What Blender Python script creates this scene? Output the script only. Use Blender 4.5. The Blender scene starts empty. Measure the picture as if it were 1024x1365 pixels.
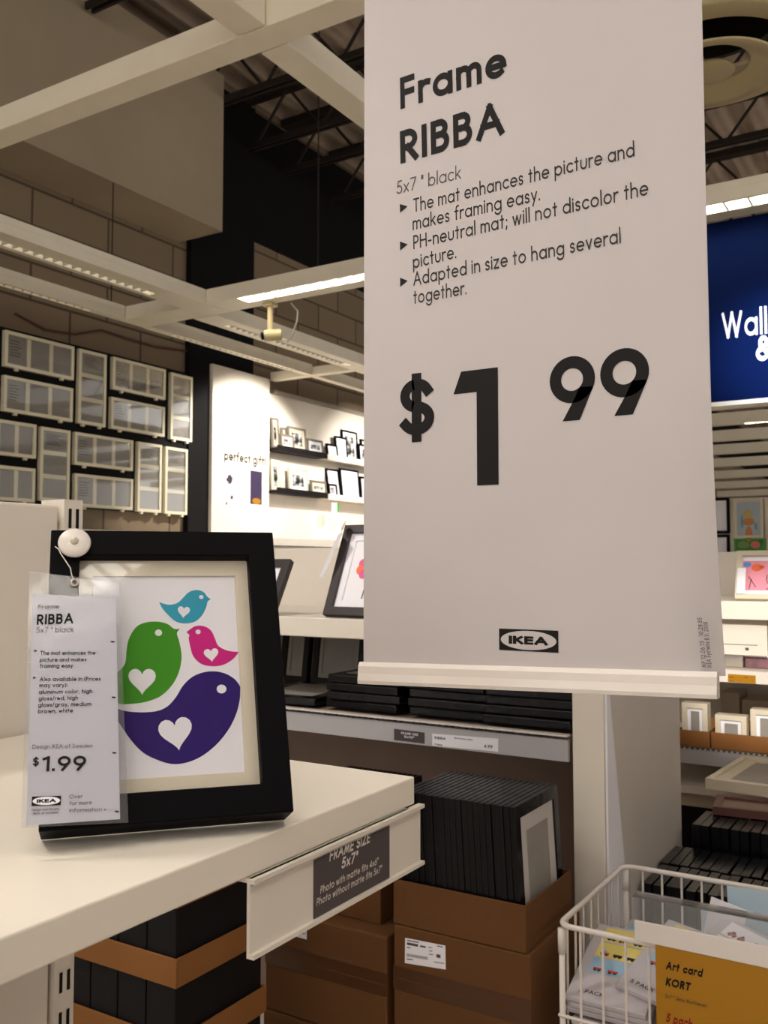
import bpy, bmesh, math, random
from mathutils import Vector, Matrix, Euler
random.seed(7)
scene = bpy.context.scene
COL = scene.collection
PI = math.pi
rad = math.radians

# ------------------------------------------------------------ camera
EYE = Vector((0.0, 0.0, 1.45))
FPX, YAW, PITCH = 1234.88, rad(31.592), rad(3.331)
FWD = Vector((-math.sin(YAW) * math.cos(PITCH), math.cos(YAW) * math.cos(PITCH), math.sin(PITCH)))
RGT = Vector((math.cos(YAW), math.sin(YAW), 0))
UPV = RGT.cross(FWD)
cam = bpy.data.cameras.new('camera')
cam.sensor_fit = 'VERTICAL'
cam.sensor_height = 36.0
cam.lens = 36.0 * FPX / 1365.0
cam.clip_start = 0.02
cam.dof.use_dof = True
cam.dof.focus_distance = 0.95
cam.dof.aperture_fstop = 18
camo = bpy.data.objects.new('camera', cam)
COL.objects.link(camo)
camo.location = EYE
camo.rotation_euler = (PI / 2 + PITCH, 0, YAW)
scene.camera = camo


def ray(x, y):
    return FWD + RGT * ((x - 512) / FPX) + UPV * ((682.5 - y) / FPX)


def at(x, y, axis, val):
    d = ray(x, y)
    i = 'xyz'.index(axis)
    return EYE + d * ((val - EYE[i]) / d[i])


def at_plane(x, y, p0, n):
    d = ray(x, y)
    return EYE + d * ((p0 - EYE).dot(n) / d.dot(n))


# ------------------------------------------------------------ world, lights, exposure
vs = scene.view_settings
vs.view_transform = 'Standard'
vs.look = 'None'
vs.exposure = 0.0
vs.gamma = 1.0
vs.use_curve_mapping = False
W = bpy.data.worlds.new('world')
scene.world = W
W.use_nodes = True
bg = W.node_tree.nodes['Background']
bg.inputs[0].default_value = (1.0, 0.945, 0.885, 1)
bg.inputs[1].default_value = 1.5

YR = 2.95               # front of the shelving beyond the divider
LAMP = 18.0            # strength of the fluorescent strips


def spot(name, loc, target, power, angle=60, blend=0.6, radius=0.05, col=(1, 0.93, 0.84)):
    l = bpy.data.lights.new(name, 'SPOT')
    l.energy = power
    l.spot_size = rad(angle)
    l.spot_blend = blend
    l.shadow_soft_size = radius
    l.color = col
    o = bpy.data.objects.new(name, l)
    COL.objects.link(o)
    o.location = loc
    o.rotation_euler = (Vector(target) - Vector(loc)).to_track_quat('-Z', 'Y').to_euler()
    return o


spot('track_spot_panel', (-3.75, 5.75, 2.92), (-4.85, 5.75, 2.0), 160, 88, 0.35)
spot('track_spot_ledge', (-3.6, 7.2, 2.95), (-4.9, 7.5, 2.15), 150, 74, 0.8)
spot('track_spot_wall', (-3.3, 6.6, 2.95), (-4.9, 6.8, 1.8), 40, 76, 0.9)
spot('track_spot_shelf', (0.40, 0.2, 2.35), (-0.49, YR + .06, 1.17), 420, 11, 0.6)
spot('track_spot_table', (-1.9, 0.35, 2.95), (-0.62, 0.66, 1.24), 60, 60, 0.8, 0.08)
spot('added_spot_banner', (0.3, 2.9, 2.5), (-0.56, 4.26, 2.38), 420, 24, 1.0, 0.05, (0.8, 0.9, 1.0))  # lamp added to brighten the lower part of the banner
spot('track_spot_middle', (-1.75, 0.75, 2.95), (-1.35, 2.25, 1.40), 75, 46, 0.8)


# ------------------------------------------------------------ materials
def lin(c):
    c = c / 255.0
    return c / 12.92 if c <= 0.04045 else ((c + 0.055) / 1.055) ** 2.4


MATS = {}


def mat(name, rgb, rough=0.5, spec=0.5, var=0.04, scale=8.0, bump=0.0, metal=0.0, emit=0.0, wave=None):
    if name in MATS:
        return MATS[name]
    m = bpy.data.materials.new(name)
    m.use_nodes = True
    nt = m.node_tree
    b = nt.nodes['Principled BSDF']
    c = (lin(rgb[0]), lin(rgb[1]), lin(rgb[2]), 1)
    tc = nt.nodes.new('ShaderNodeTexCoord')
    no = nt.nodes.new('ShaderNodeTexNoise')
    no.inputs['Scale'].default_value = scale
    no.inputs['Detail'].default_value = 3
    nt.links.new(tc.outputs['Object'], no.inputs['Vector'])
    rp = nt.nodes.new('ShaderNodeValToRGB')
    k0, k1 = 1 - var, 1 + var
    rp.color_ramp.elements[0].position = 0.3
    rp.color_ramp.elements[1].position = 0.7
    rp.color_ramp.elements[0].color = (c[0] * k0, c[1] * k0, c[2] * k0, 1)
    rp.color_ramp.elements[1].color = (min(1, c[0] * k1), min(1, c[1] * k1), min(1, c[2] * k1), 1)
    nt.links.new(no.outputs['Fac'], rp.inputs['Fac'])
    nt.links.new(rp.outputs['Color'], b.inputs['Base Color'])
    b.inputs['Roughness'].default_value = rough
    b.inputs['Specular IOR Level'].default_value = spec
    b.inputs['Metallic'].default_value = metal
    if bump:
        bp = nt.nodes.new('ShaderNodeBump')
        bp.inputs['Strength'].default_value = bump
        bp.inputs['Distance'].default_value = 0.004
        if wave:
            wv = nt.nodes.new('ShaderNodeTexWave')
            wv.bands_direction = wave[0]
            wv.inputs['Scale'].default_value = wave[1]
            wv.inputs['Distortion'].default_value = wave[2]
            nt.links.new(tc.outputs['Object'], wv.inputs['Vector'])
            nt.links.new(wv.outputs['Fac'], bp.inputs['Height'])
        else:
            nt.links.new(no.outputs['Fac'], bp.inputs['Height'])
        nt.links.new(bp.outputs['Normal'], b.inputs['Normal'])
    if emit:
        b.inputs['Emission Color'].default_value = c
        b.inputs['Emission Strength'].default_value = emit
    MATS[name] = m
    return m


def clear(name, tint=(1, 1, 1), refl=1.0, rough=0.02, bump=0.0, scale=14.0, haze=0.0):
    m = bpy.data.materials.new(name)
    m.use_nodes = True
    nt = m.node_tree
    nt.nodes.remove(nt.nodes['Principled BSDF'])
    out = nt.nodes['Material Output']
    tr = nt.nodes.new('ShaderNodeBsdfTransparent')
    tr.inputs[0].default_value = (*tint, 1)
    base = tr
    if haze:
        df = nt.nodes.new('ShaderNodeBsdfDiffuse')
        df.inputs[0].default_value = (0.85, 0.85, 0.88, 1)
        mh = nt.nodes.new('ShaderNodeMixShader')
        mh.inputs[0].default_value = haze
        nt.links.new(tr.outputs[0], mh.inputs[1])
        nt.links.new(df.outputs[0], mh.inputs[2])
        base = mh
    gl = nt.nodes.new('ShaderNodeBsdfGlossy')
    gl.inputs['Roughness'].default_value = rough
    fr = nt.nodes.new('ShaderNodeFresnel')
    fr.inputs['IOR'].default_value = 1.45
    mu = nt.nodes.new('ShaderNodeMath')
    mu.operation = 'MULTIPLY'
    mu.inputs[1].default_value = refl
    nt.links.new(fr.outputs[0], mu.inputs[0])
    mx = nt.nodes.new('ShaderNodeMixShader')
    nt.links.new(mu.outputs[0], mx.inputs[0])
    nt.links.new(base.outputs[0], mx.inputs[1])
    nt.links.new(gl.outputs[0], mx.inputs[2])
    nt.links.new(mx.outputs[0], out.inputs[0])
    if bump:
        tc = nt.nodes.new('ShaderNodeTexCoord')
        no = nt.nodes.new('ShaderNodeTexNoise')
        no.inputs['Scale'].default_value = scale
        bp = nt.nodes.new('ShaderNodeBump')
        bp.inputs['Strength'].default_value = bump
        bp.inputs['Distance'].default_value = 0.01
        nt.links.new(tc.outputs['Object'], no.inputs['Vector'])
        nt.links.new(no.outputs['Fac'], bp.inputs['Height'])
        nt.links.new(bp.outputs['Normal'], gl.inputs['Normal'])
        nt.links.new(bp.outputs['Normal'], fr.inputs['Normal'])
    MATS[name] = m
    return m


def block_mat(name, rgb, mortar):
    m = bpy.data.materials.new(name)
    m.use_nodes = True
    nt = m.node_tree
    b = nt.nodes['Principled BSDF']
    tc = nt.nodes.new('ShaderNodeTexCoord')
    mp = nt.nodes.new('ShaderNodeMapping')
    mp.inputs['Rotation'].default_value = (0, 0, 0)
    sx = nt.nodes.new('ShaderNodeSeparateXYZ')
    cx = nt.nodes.new('ShaderNodeCombineXYZ')
    nt.links.new(tc.outputs['Object'], sx.inputs[0])
    nt.links.new(sx.outputs['Y'], cx.inputs['X'])
    nt.links.new(sx.outputs['Z'], cx.inputs['Y'])
    br = nt.nodes.new('ShaderNodeTexBrick')
    br.inputs['Color1'].default_value = (lin(rgb[0]), lin(rgb[1]), lin(rgb[2]), 1)
    k = 0.86
    br.inputs['Color2'].default_value = (lin(rgb[0]) * k, lin(rgb[1]) * k, lin(rgb[2]) * k, 1)
    br.inputs['Mortar'].default_value = (lin(mortar[0]), lin(mortar[1]), lin(mortar[2]), 1)
    br.inputs['Scale'].default_value = 1.0
    br.inputs['Brick Width'].default_value = 0.62
    br.inputs['Row Height'].default_value = 0.24
    br.inputs['Mortar Size'].default_value = 0.009
    nt.links.new(cx.outputs[0], br.inputs['Vector'])
    nt.links.new(br.outputs['Color'], b.inputs['Base Color'])
    b.inputs['Roughness'].default_value = 0.9
    bp = nt.nodes.new('ShaderNodeBump')
    bp.inputs['Strength'].default_value = 0.4
    bp.inputs['Distance'].default_value = 0.01
    inv = nt.nodes.new('ShaderNodeMath')
    inv.operation = 'SUBTRACT'
    inv.inputs[0].default_value = 1.0
    nt.links.new(br.outputs['Fac'], inv.inputs[1])
    nt.links.new(inv.outputs[0], bp.inputs['Height'])
    nt.links.new(bp.outputs['Normal'], b.inputs['Normal'])
    MATS[name] = m
    return m


def photo_mat(name, lo, hi, scale):
    m = bpy.data.materials.new(name)
    m.use_nodes = True
    nt = m.node_tree
    b = nt.nodes['Principled BSDF']
    tc = nt.nodes.new('ShaderNodeTexCoord')
    no = nt.nodes.new('ShaderNodeTexNoise')
    no.inputs['Scale'].default_value = scale
    no.inputs['Detail'].default_value = 2
    nt.links.new(tc.outputs['Object'], no.inputs['Vector'])
    rp = nt.nodes.new('ShaderNodeValToRGB')
    rp.color_ramp.elements[0].position = 0.42
    rp.color_ramp.elements[1].position = 0.58
    rp.color_ramp.elements[0].color = (lin(lo), lin(lo), lin(lo), 1)
    rp.color_ramp.elements[1].color = (lin(hi), lin(hi), lin(hi), 1)
    nt.links.new(no.outputs['Fac'], rp.inputs['Fac'])
    nt.links.new(rp.outputs['Color'], b.inputs['Base Color'])
    b.inputs['Roughness'].default_value = 0.4
    MATS[name] = m
    return m


M_WHITE = mat('white_laminate', (232, 224, 212), 0.35, 0.4, 0.02)
M_WHITEM = mat('white_metal', (222, 214, 204), 0.4, 0.4, 0.02)
M_SIGN = mat('sign_card', (193, 186, 187), 0.55, 0.3, 0.015)
M_RAIL = mat('sign_rail_plastic', (226, 218, 212), 0.25, 0.5, 0.01)
M_INK = mat('black_ink', (18, 16, 18), 0.6, 0.2, 0.02)
M_INKG = mat('grey_ink', (88, 82, 84), 0.6, 0.2, 0.02)
M_BLACK = mat('black_foil', (7, 6, 9), 0.5, 0.06, 0.1)
M_BLACKP = mat('black_shrink_wrap', (14, 13, 16), 0.25, 0.3, 0.25, 30, 0.35)
M_BLACKC = mat('black_card', (20, 17, 19), 0.6, 0.2, 0.15)
M_MAT = mat('passepartout', (224, 214, 196), 0.8, 0.2, 0.01)
M_PAPER = mat('white_paper', (240, 238, 246), 0.6, 0.3, 0.01)
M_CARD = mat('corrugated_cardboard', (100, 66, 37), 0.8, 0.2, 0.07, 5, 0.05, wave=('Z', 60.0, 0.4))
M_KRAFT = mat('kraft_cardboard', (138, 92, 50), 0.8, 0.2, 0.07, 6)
M_TAPE = mat('packing_tape', (78, 48, 26), 0.35, 0.5, 0.05)
M_GREYP = mat('grey_insert_paper', (146, 141, 134), 0.5, 0.4, 0.06, 20)
M_DARKB = mat('black_paint', (14, 13, 14), 0.85, 0.2, 0.1)
M_BROWNB = mat('brown_back_panel', (132, 113, 102), 0.7, 0.2, 0.05)
M_BULK = mat('bulkhead_plaster', (170, 155, 134), 0.85, 0.2, 0.06, 1.5)
M_BEAM = mat('beam_enamel', (244, 236, 216), 0.45, 0.35, 0.03)
M_STEEL = mat('dark_roof_steel', (42, 34, 30), 0.7, 0.3, 0.1)
M_DECK = mat('roof_deck', (172, 156, 142), 0.7, 0.3, 0.15, 3, 0.9, wave=('X', 4.2, 0.0))
M_FLOOR = mat('floor_vinyl', (222, 214, 202), 0.5, 0.4, 0.06, 3)
M_BLOCK = block_mat('concrete_block', (138, 120, 98), (84, 72, 58))
M_PANELW = mat('display_wall_paint', (226, 218, 206), 0.8, 0.2, 0.01)
M_SILV = mat('silver_wood', (150, 142, 130), 0.4, 0.5, 0.05)
M_LIGHT = mat('fluorescent_diffuser', (255, 249, 238), 0.5, 0.2, 0.0, emit=LAMP)
M_LDIM = mat('dim_fluorescent_diffuser', (255, 249, 238), 0.5, 0.2, 0.0, emit=2.2)
M_FIN = mat('louvre_fin', (150, 146, 138), 0.4, 0.5, 0.02)
M_BLUE = mat('banner_blue', (1, 17, 60), 0.7, 0.05, 0.02)
M_DGREY = mat('label_dark_grey', (76, 68, 70), 0.5, 0.4, 0.03)
M_LTXT = mat('label_lettering', (214, 206, 200), 0.5, 0.3, 0.01)
M_YEL = mat('yellow_card', (170, 118, 4), 0.4, 0.4, 0.03)
M_RED = mat('red_ink', (140, 20, 18), 0.5, 0.3, 0.02)
M_STRIP = mat('label_strip_plastic', (182, 180, 184), 0.3, 0.5, 0.02)
M_GLASS = clear('frame_glass', (0.98, 0.98, 0.98), 0.35, 0.03)
M_SLEEVE = clear('clear_sleeve', (0.94, 0.95, 0.97), 1.0, 0.16, 0.12, 22.0, 0.05)
M_ACRYL = clear('clear_acrylic', (0.9, 0.91, 0.92), 1.4, 0.06, 0.1, 10.0, 0.10)
M_STEELB = mat('brushed_steel', (170, 160, 150), 0.3, 0.5, 0.05, metal=0.9)
M_CREAMP = mat('cream_plastic', (196, 180, 138), 0.4, 0.5, 0.03)
M_GREEN = mat('green_tag', (70, 160, 60), 0.5)
M_WOOD = mat('red_brown_veneer', (92, 52, 44), 0.35, 0.5, 0.12, 12)
M_PH1 = photo_mat('grey_photo_print', 60, 170, 22.0)
M_PH2 = photo_mat('portrait_photo_print', 25, 200, 16.0)


# ------------------------------------------------------------ object helpers
XF = {}
ORD = ['first', 'second', 'third', 'fourth', 'fifth', 'sixth', 'seventh', 'eighth', 'ninth', 'tenth', 'eleventh', 'twelfth', 'thirteenth', 'fourteenth', 'fifteenth', 'sixteenth',
       'seventeenth', 'eighteenth', 'nineteenth', 'twentieth', 'twenty-first', 'twenty-second', 'twenty-third', 'twenty-fourth']


def from_top(k, n):
    return 'topmost' if k == n - 1 else 'lowest' if k == 0 else ORD[n - 1 - k] + ' from top'




def mx(loc, rot=(0, 0, 0)):
    return Matrix.Translation(Vector(loc)) @ Euler(rot, 'XYZ').to_matrix().to_4x4()


def thing(name, label, cat, loc=(0, 0, 0), rot=(0, 0, 0), group=None):
    o = bpy.data.objects.new(name, None)
    COL.objects.link(o)
    o.empty_display_size = 0.05
    o.location = loc
    o.rotation_euler = rot
    o['label'] = label
    o['category'] = cat
    if group:
        o['group'] = group
    XF[o.name] = mx(loc, rot)
    return o


def obj(name, bm, material, parent=None, world=False, bevel=0.0, label=None, smooth=False):
    """one mesh object out of a bmesh; world=True: the geometry was written in world space"""
    me = bpy.data.meshes.new(name)
    bmesh.ops.recalc_face_normals(bm, faces=bm.faces[:]) if not getattr(bm, 'flat', False) else None
    bm.to_mesh(me)
    bm.free()
    for m in (material if isinstance(material, (list, tuple)) else [material]):
        me.materials.append(m)
    o = bpy.data.objects.new(name, me)
    COL.objects.link(o)
    if parent is not None:
        o.parent = parent
        XF[o.name] = XF[parent.name]
        if world:
            me.transform(XF[parent.name].inverted())
    else:
        XF[o.name] = Matrix.Identity(4)
    if bevel:
        md = o.modifiers.new('bevel', 'BEVEL')
        md.width = bevel
        md.segments = 2
        md.limit_method = 'ANGLE'
        md.angle_limit = rad(40)
    if smooth:
        for p in me.polygons:
            p.use_smooth = True
    if label:
        o['label'] = label
    return o


def tag(o, label, cat, group=None):
    o['label'] = label
    o['category'] = cat
    if group:
        o['group'] = group
    return o


def struct(name, bm, material, parent=None):
    o = obj(name, bm, material, parent)
    if parent is None:
        o['kind'] = 'structure'
    return o


def dup(root, loc=None, rot=None, label=None, group=None):
    r = root.copy()
    COL.objects.link(r)
    if loc is not None:
        r.location = loc
    if rot is not None:
        r.rotation_euler = rot
    if label:
        r['label'] = label
    if group:
        r['group'] = group
    for ch in list(root.children):
        c = ch.copy()
        COL.objects.link(c)
        c.parent = r
        for g in list(ch.children):
            d = g.copy()
            COL.objects.link(d)
            d.parent = c
    return r


def box(bm, x0, x1, y0, y1, z0, z1, M=None):
    vv = []
    for z in (z0, z1):
        for (x, y) in ((x0, y0), (x1, y0), (x1, y1), (x0, y1)):
            p = Vector((x, y, z))
            vv.append(bm.verts.new(M @ p if M else p))
    for f in ((0, 3, 2, 1), (4, 5, 6, 7), (0, 1, 5, 4), (1, 2, 6, 5), (2, 3, 7, 6), (3, 0, 4, 7)):
        bm.faces.new([vv[i] for i in f])
    return bm


def B(*a):
    return box(bmesh.new(), *a)


def BB(*lst):
    bm = bmesh.new()
    for a in lst:
        box(bm, *a)
    return bm


def ring(w, h, bw, y0, y1, bm=None, z0=0.0, bh=None):
    """rectangular picture moulding, x in +-w/2, z from z0 to z0+h, front at y0"""
    bm = bm or bmesh.new()
    bh = bh or bw
    o = [(-w / 2, z0), (w / 2, z0), (w / 2, z0 + h), (-w / 2, z0 + h)]
    i = [(-w / 2 + bw, z0 + bh), (w / 2 - bw, z0 + bh), (w / 2 - bw, z0 + h - bh), (-w / 2 + bw, z0 + h - bh)]
    V = [[bm.verts.new((x, y, z)) for (x, z) in c] for c, y in ((o, y0), (i, y0), (i, y1), (o, y1))]
    for a in range(4):
        A, Bq = V[a], V[(a + 1) % 4]
        for k in range(4):
            bm.faces.new((A[k], A[(k + 1) % 4], Bq[(k + 1) % 4], Bq[k]))
    return bm


def tube(bm, pts, r, n=8, closed=False):
    pts = [Vector(p) for p in pts]
    rings = []
    N = len(pts)
    ref = None
    for i, p in enumerate(pts):
        if closed:
            t = (pts[(i + 1) % N] - pts[i - 1]).normalized()
        else:
            t = (pts[min(i + 1, N - 1)] - pts[max(i - 1, 0)]).normalized()
        if ref is None:
            ref = Vector((0, 0, 1)) if abs(t.z) < 0.9 else Vector((1, 0, 0))
        u = t.cross(ref).normalized()
        v = u.cross(t).normalized()
        ref = v
        rings.append([bm.verts.new(p + u * r * math.cos(2 * PI * k / n) + v * r * math.sin(2 * PI * k / n)) for k in range(n)])
    rng = range(N) if closed else range(N - 1)
    for i in rng:
        a, b = rings[i], rings[(i + 1) % N]
        for k in range(n):
            bm.faces.new((a[k], a[(k + 1) % n], b[(k + 1) % n], b[k]))
    if not closed:
        bm.faces.new(rings[0])
        bm.faces.new(rings[-1][::-1])
    return bm


def lathe(bm, prof, c, n=48, M=None):
    rings = []
    for (r, z) in prof:
        rings.append([bm.verts.new((M or Matrix.Identity(4)) @ (Vector(c) + Vector((r * math.cos(2 * PI * k / n), r * math.sin(2 * PI * k / n), z)))) for k in range(n)])
    for a, b in zip(rings, rings[1:]):
        for k in range(n):
            bm.faces.new((a[k], a[(k + 1) % n], b[(k + 1) % n], b[k]))
    return rings


def poly(bm, pts, mi=0):
    f = bm.faces.new([bm.verts.new(p) for p in pts])
    f.material_index = mi
    return f


# ------------------------------------------------------------ stroke lettering
X = 0.64
R2 = 0.32


def arc(cx, cy, rx, ry, a0, a1, n=None):
    n = n or max(4, int(abs(a1 - a0) / 15))
    return [(cx + rx * math.cos(rad(a0 + (a1 - a0) * i / n)), cy + ry * math.sin(rad(a0 + (a1 - a0) * i / n))) for i in range(n + 1)]


def circ(cx, cy, r, ry=None):
    return arc(cx, cy, r, ry or r, 0, 360, 24)


def S_(w, h):
    return arc(w * .5, h * .75, w * .46, h * .25, 25, 270) + arc(w * .5, h * .25, w * .5, h * .25, 90, -150)[1:]


G = {
    'a': (.64, [circ(R2, R2, R2), [(.64, 0), (.64, X)]]),
    'b': (.64, [circ(R2, R2, R2), [(0, 0), (0, 1.05)]]),
    'c': (.52, [arc(R2, R2, R2, R2, 48, 312)]),
    'd': (.64, [circ(R2, R2, R2), [(.64, 0), (.64, 1.05)]]),
    'e': (.62, [[(0.02, R2), (.62, R2)], arc(R2, R2, R2, R2, 0, 310)]),
    'f': (.32, [[(.14, 0), (.14, .85)] + arc(.34, .85, .20, .2, 180, 80)[1:], [(0, X), (.32, X)]]),
    'g': (.64, [circ(R2, R2, R2), [(.64, X), (.64, -.05)] + arc(R2, -.05, R2, .26, 0, -150)[1:]]),
    'h': (.52, [[(0, 0), (0, 1.05)], [(.52, 0), (.52, .38)] + arc(.26, .38, .26, .26, 0, 180)[1:]]),
    'i': (.0, [[(0, 0), (0, X)], [(0, .88), (0, .90)]]),
    'j': (.0, [[(0, -.28), (0, X)], [(0, .88), (0, .90)]]),
    'k': (.46, [[(0, 0), (0, 1.05)], [(.42, X), (.05, .3)], [(.15, .38), (.46, 0)]]),
    'l': (.0, [[(0, 0), (0, 1.05)]]),
    'm': (.84, [[(0, 0), (0, X)], [(.42, 0), (.42, .43)] + arc(.21, .43, .21, .21, 0, 180)[1:], [(.84, 0), (.84, .43)] + arc(.63, .43, .21, .21, 0, 180)[1:]]),
    'n': (.52, [[(0, 0), (0, X)], [(.52, 0), (.52, .38)] + arc(.26, .38, .26, .26, 0, 180)[1:]]),
    'o': (.64, [circ(R2, R2, R2)]),
    'p': (.64, [circ(R2, R2, R2), [(0, -.3), (0, X)]]),
    'r': (.28, [[(0, 0), (0, X)], arc(.25, .36, .25, .28, 180, 70)]),
    's': (.36, [S_(.36, X)]),
    't': (.30, [[(.15, 0), (.15, .92)], [(0, X), (.30, X)]]),
    'u': (.52, [[(0, X), (0, .26)] + arc(.26, .26, .26, .26, 180, 360)[1:] + [(.52, X)]]),
    'v': (.48, [[(0, X), (.24, 0), (.48, X)]]),
    'w': (.78, [[(0, X), (.2, 0), (.39, X), (.58, 0), (.78, X)]]),
    'x': (.46, [[(0, X), (.46, 0)], [(0, 0), (.46, X)]]),
    'y': (.48, [[(0, X), (.25, .02)], [(.48, X), (.12, -.3)]]),
    'z': (.44, [[(0, X), (.44, X), (0, 0), (.44, 0)]]),
    'A': (.78, [[(0, 0), (.39, 1), (.78, 0)], [(.14, .34), (.64, .34)]]),
    'B': (.5, [[(.25, 1), (0, 1), (0, 0), (.27, 0)], [(0, .55), (.25, .55)], arc(.25, .775, .20, .225, 90, -90), arc(.26, .275, .24, .275, 90, -90)]),
    'C': (.78, [arc(.5, .5, .5, .5, 50, 310)]),
    'D': (.7, [[(.2, 0), (0, 0), (0, 1), (.2, 1)], arc(.2, .5, .5, .5, 90, -90)]),
    'E': (.44, [[(.44, 1), (0, 1), (0, 0), (.44, 0)], [(0, .53), (.42, .53)]]),
    'F': (.44, [[(.44, 1), (0, 1), (0, 0)], [(0, .5), (.42, .5)]]),
    'H': (.64, [[(0, 0), (0, 1)], [(.64, 0), (.64, 1)], [(0, .53), (.64, .53)]]),
    'I': (.0, [[(0, 0), (0, 1)]]),
    'K': (.56, [[(0, 0), (0, 1)], [(.52, 1), (.03, .46)], [(.14, .56), (.56, 0)]]),
    'M': (.84, [[(0, 0), (.12, 1), (.42, .12), (.72, 1), (.84, 0)]]),
    'N': (.68, [[(0, 0), (0, 1), (.68, 0), (.68, 1)]]),
    'O': (1.0, [circ(.5, .5, .5)]),
    'P': (.48, [[(.25, 1), (0, 1), (0, 0)], [(0, .45), (.22, .45)], arc(.22, .725, .26, .275, 90, -90)]),
    'J': (.3, [[(.3, 1), (.3, .18)] + arc(.15, .18, .15, .18, 0, -170)[1:]]),
    'Q': (1.0, [circ(.5, .5, .5), [(.62, .3), (1.0, -.04)]]),
    'U': (.6, [[(0, 1), (0, .3)] + arc(.3, .3, .3, .3, 180, 360)[1:] + [(.6, 1)]]),
    'L': (.4, [[(0, 1), (0, 0), (.4, 0)]]),
    'R': (.5, [[(.22, 1), (0, 1), (0, 0)], [(0, .45), (.22, .45)], arc(.22, .725, .26, .275, 90, -90), [(.2, .45), (.5, 0)]]),
    'S': (.5, [S_(.5, 1)]),
    'T': (.56, [[(.28, 0), (.28, 1)], [(0, 1), (.56, 1)]]),
    'V': (.7, [[(0, 1), (.35, 0), (.7, 1)]]),
    'W': (1.1, [[(0, 1), (.29, 0), (.55, 1), (.81, 0), (1.1, 1)]]),
    'Z': (.56, [[(0, 1), (.56, 1), (0, 0), (.56, 0)]]),
    '0': (.6, [circ(.3, .5, .3, .5)]),
    '1': (.26, [[(.0, .88), (.26, 1), (.26, 0)]]),
    '2': (.54, [arc(.27, .73, .27, .27, 170, -35) + [(0.0, 0), (.56, 0)]]),
    '3': (.52, [arc(.25, .76, .22, .24, 150, -90), arc(.25, .26, .27, .26, 90, -150)]),
    '4': (.6, [[(.45, 0), (.45, 1), (0, .26), (.6, .26)]]),
    '5': (.52, [[(.48, 1), (.14, 1), (.06, .56)] + arc(.24, .3, .28, .3, 115, -145)]),
    '6': (.6, [circ(.3, .3, .3), [(.06, .48), (.38, 1)]]),
    '7': (.54, [[(0, 1), (.54, 1), (.14, 0)]]),
    '8': (.54, [circ(.27, .76, .22, .24), circ(.27, .26, .27, .26)]),
    '9': (.6, [circ(.3, .7, .3), [(.54, .52), (.22, 0)]]),
    '.': (.0, [[(0, 0), (0, .03)]]), ',': (.05, [[(.05, .03), (0, -.14)]]), ';': (.05, [[(.05, .03), (0, -.14)], [(.05, .5), (.05, .53)]]),
    ':': (.0, [[(0, 0), (0, .03)], [(0, .5), (0, .53)]]),
    '-': (.28, [[(0, .34), (.28, .34)]]), '/': (.3, [[(0, -.1), (.3, 1.05)]]),
    '(': (.16, [arc(.5, .4, .5, .75, 135, 225)]), ')': (.16, [arc(-.34, .4, .5, .75, 45, -45)]),
    '"': (.14, [[(0, .74), (0, 1)], [(.14, .74), (.14, 1)]]),
    '!': (.0, [[(0, 0), (0, .03)], [(0, .28), (0, 1)]]),
    '$': (.5, [S_(.5, 1), [(.25, -.12), (.25, 1.12)]]),
    '&': (.7, [[(.7, 0), (.18, .68)] + arc(.33, .80, .17, .2, 215, -45) + [(.14, .45)] + arc(.27, .25, .26, .25, 120, 330) + [(.64, .5)]]),
    '>': (.5, []),
    ' ': (.12, []),
}


def stroke(pl, w):
    """outline quads of one polyline with square ends; breaks it at sharp corners"""
    closed = math.dist(pl[0], pl[-1]) < 1e-6
    P = [Vector(p) for p in pl]
    if closed:
        P = P[:-1]
    runs = []
    if closed:
        n = len(P)
        L, Rr = [], []
        for i in range(n):
            t = (P[(i + 1) % n] - P[i - 1]).normalized()
            nn = Vector((-t.y, t.x))
            L.append(P[i] + nn * w / 2)
            Rr.append(P[i] - nn * w / 2)
        return [(L[i], L[(i + 1) % n], Rr[(i + 1) % n], Rr[i]) for i in range(n)]
    cur = [P[0]]
    for i in range(1, len(P)):
        cur.append(P[i])
        if i < len(P) - 1:
            a = (P[i] - P[i - 1]).normalized()
            b = (P[i + 1] - P[i]).normalized()
            if a.dot(b) < 0.75:
                runs.append(cur)
                cur = [P[i]]
    runs.append(cur)
    out = []
    for q in runs:
        d0 = (q[0] - q[1]).normalized() * w * .5
        d1 = (q[-1] - q[-2]).normalized() * w * .5
        q = [q[0] + d0] + q[1:-1] + [q[-1] + d1]
        L, Rr = [], []
        for i in range(len(q)):
            t = (q[min(i + 1, len(q) - 1)] - q[max(i - 1, 0)]).normalized()
            nn = Vector((-t.y, t.x))
            L.append(q[i] + nn * w / 2)
            Rr.append(q[i] - nn * w / 2)
        for i in range(len(q) - 1):
            out.append((L[i], L[i + 1], Rr[i + 1], Rr[i]))
    return out


def text_quads(s, wt, track=0.17):
    out = []
    x = wt / 2
    for ch in s:
        adv, sts = G[ch]
        if ch == '>':
            out.append(((x, .12), (x + .5, .37), (x + .5, .37), (x, .62)))
        for pl in sts:
            pl = [(px_, wt / 2 + py_ * (1 - wt) if py_ >= 0 else wt / 2 + py_) for (px_, py_) in pl]
            for q in stroke(pl, wt):
                out.append(tuple((p[0] + x, p[1]) for p in q))
        x += adv + track + wt
    return out, x - track - wt / 2


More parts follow.
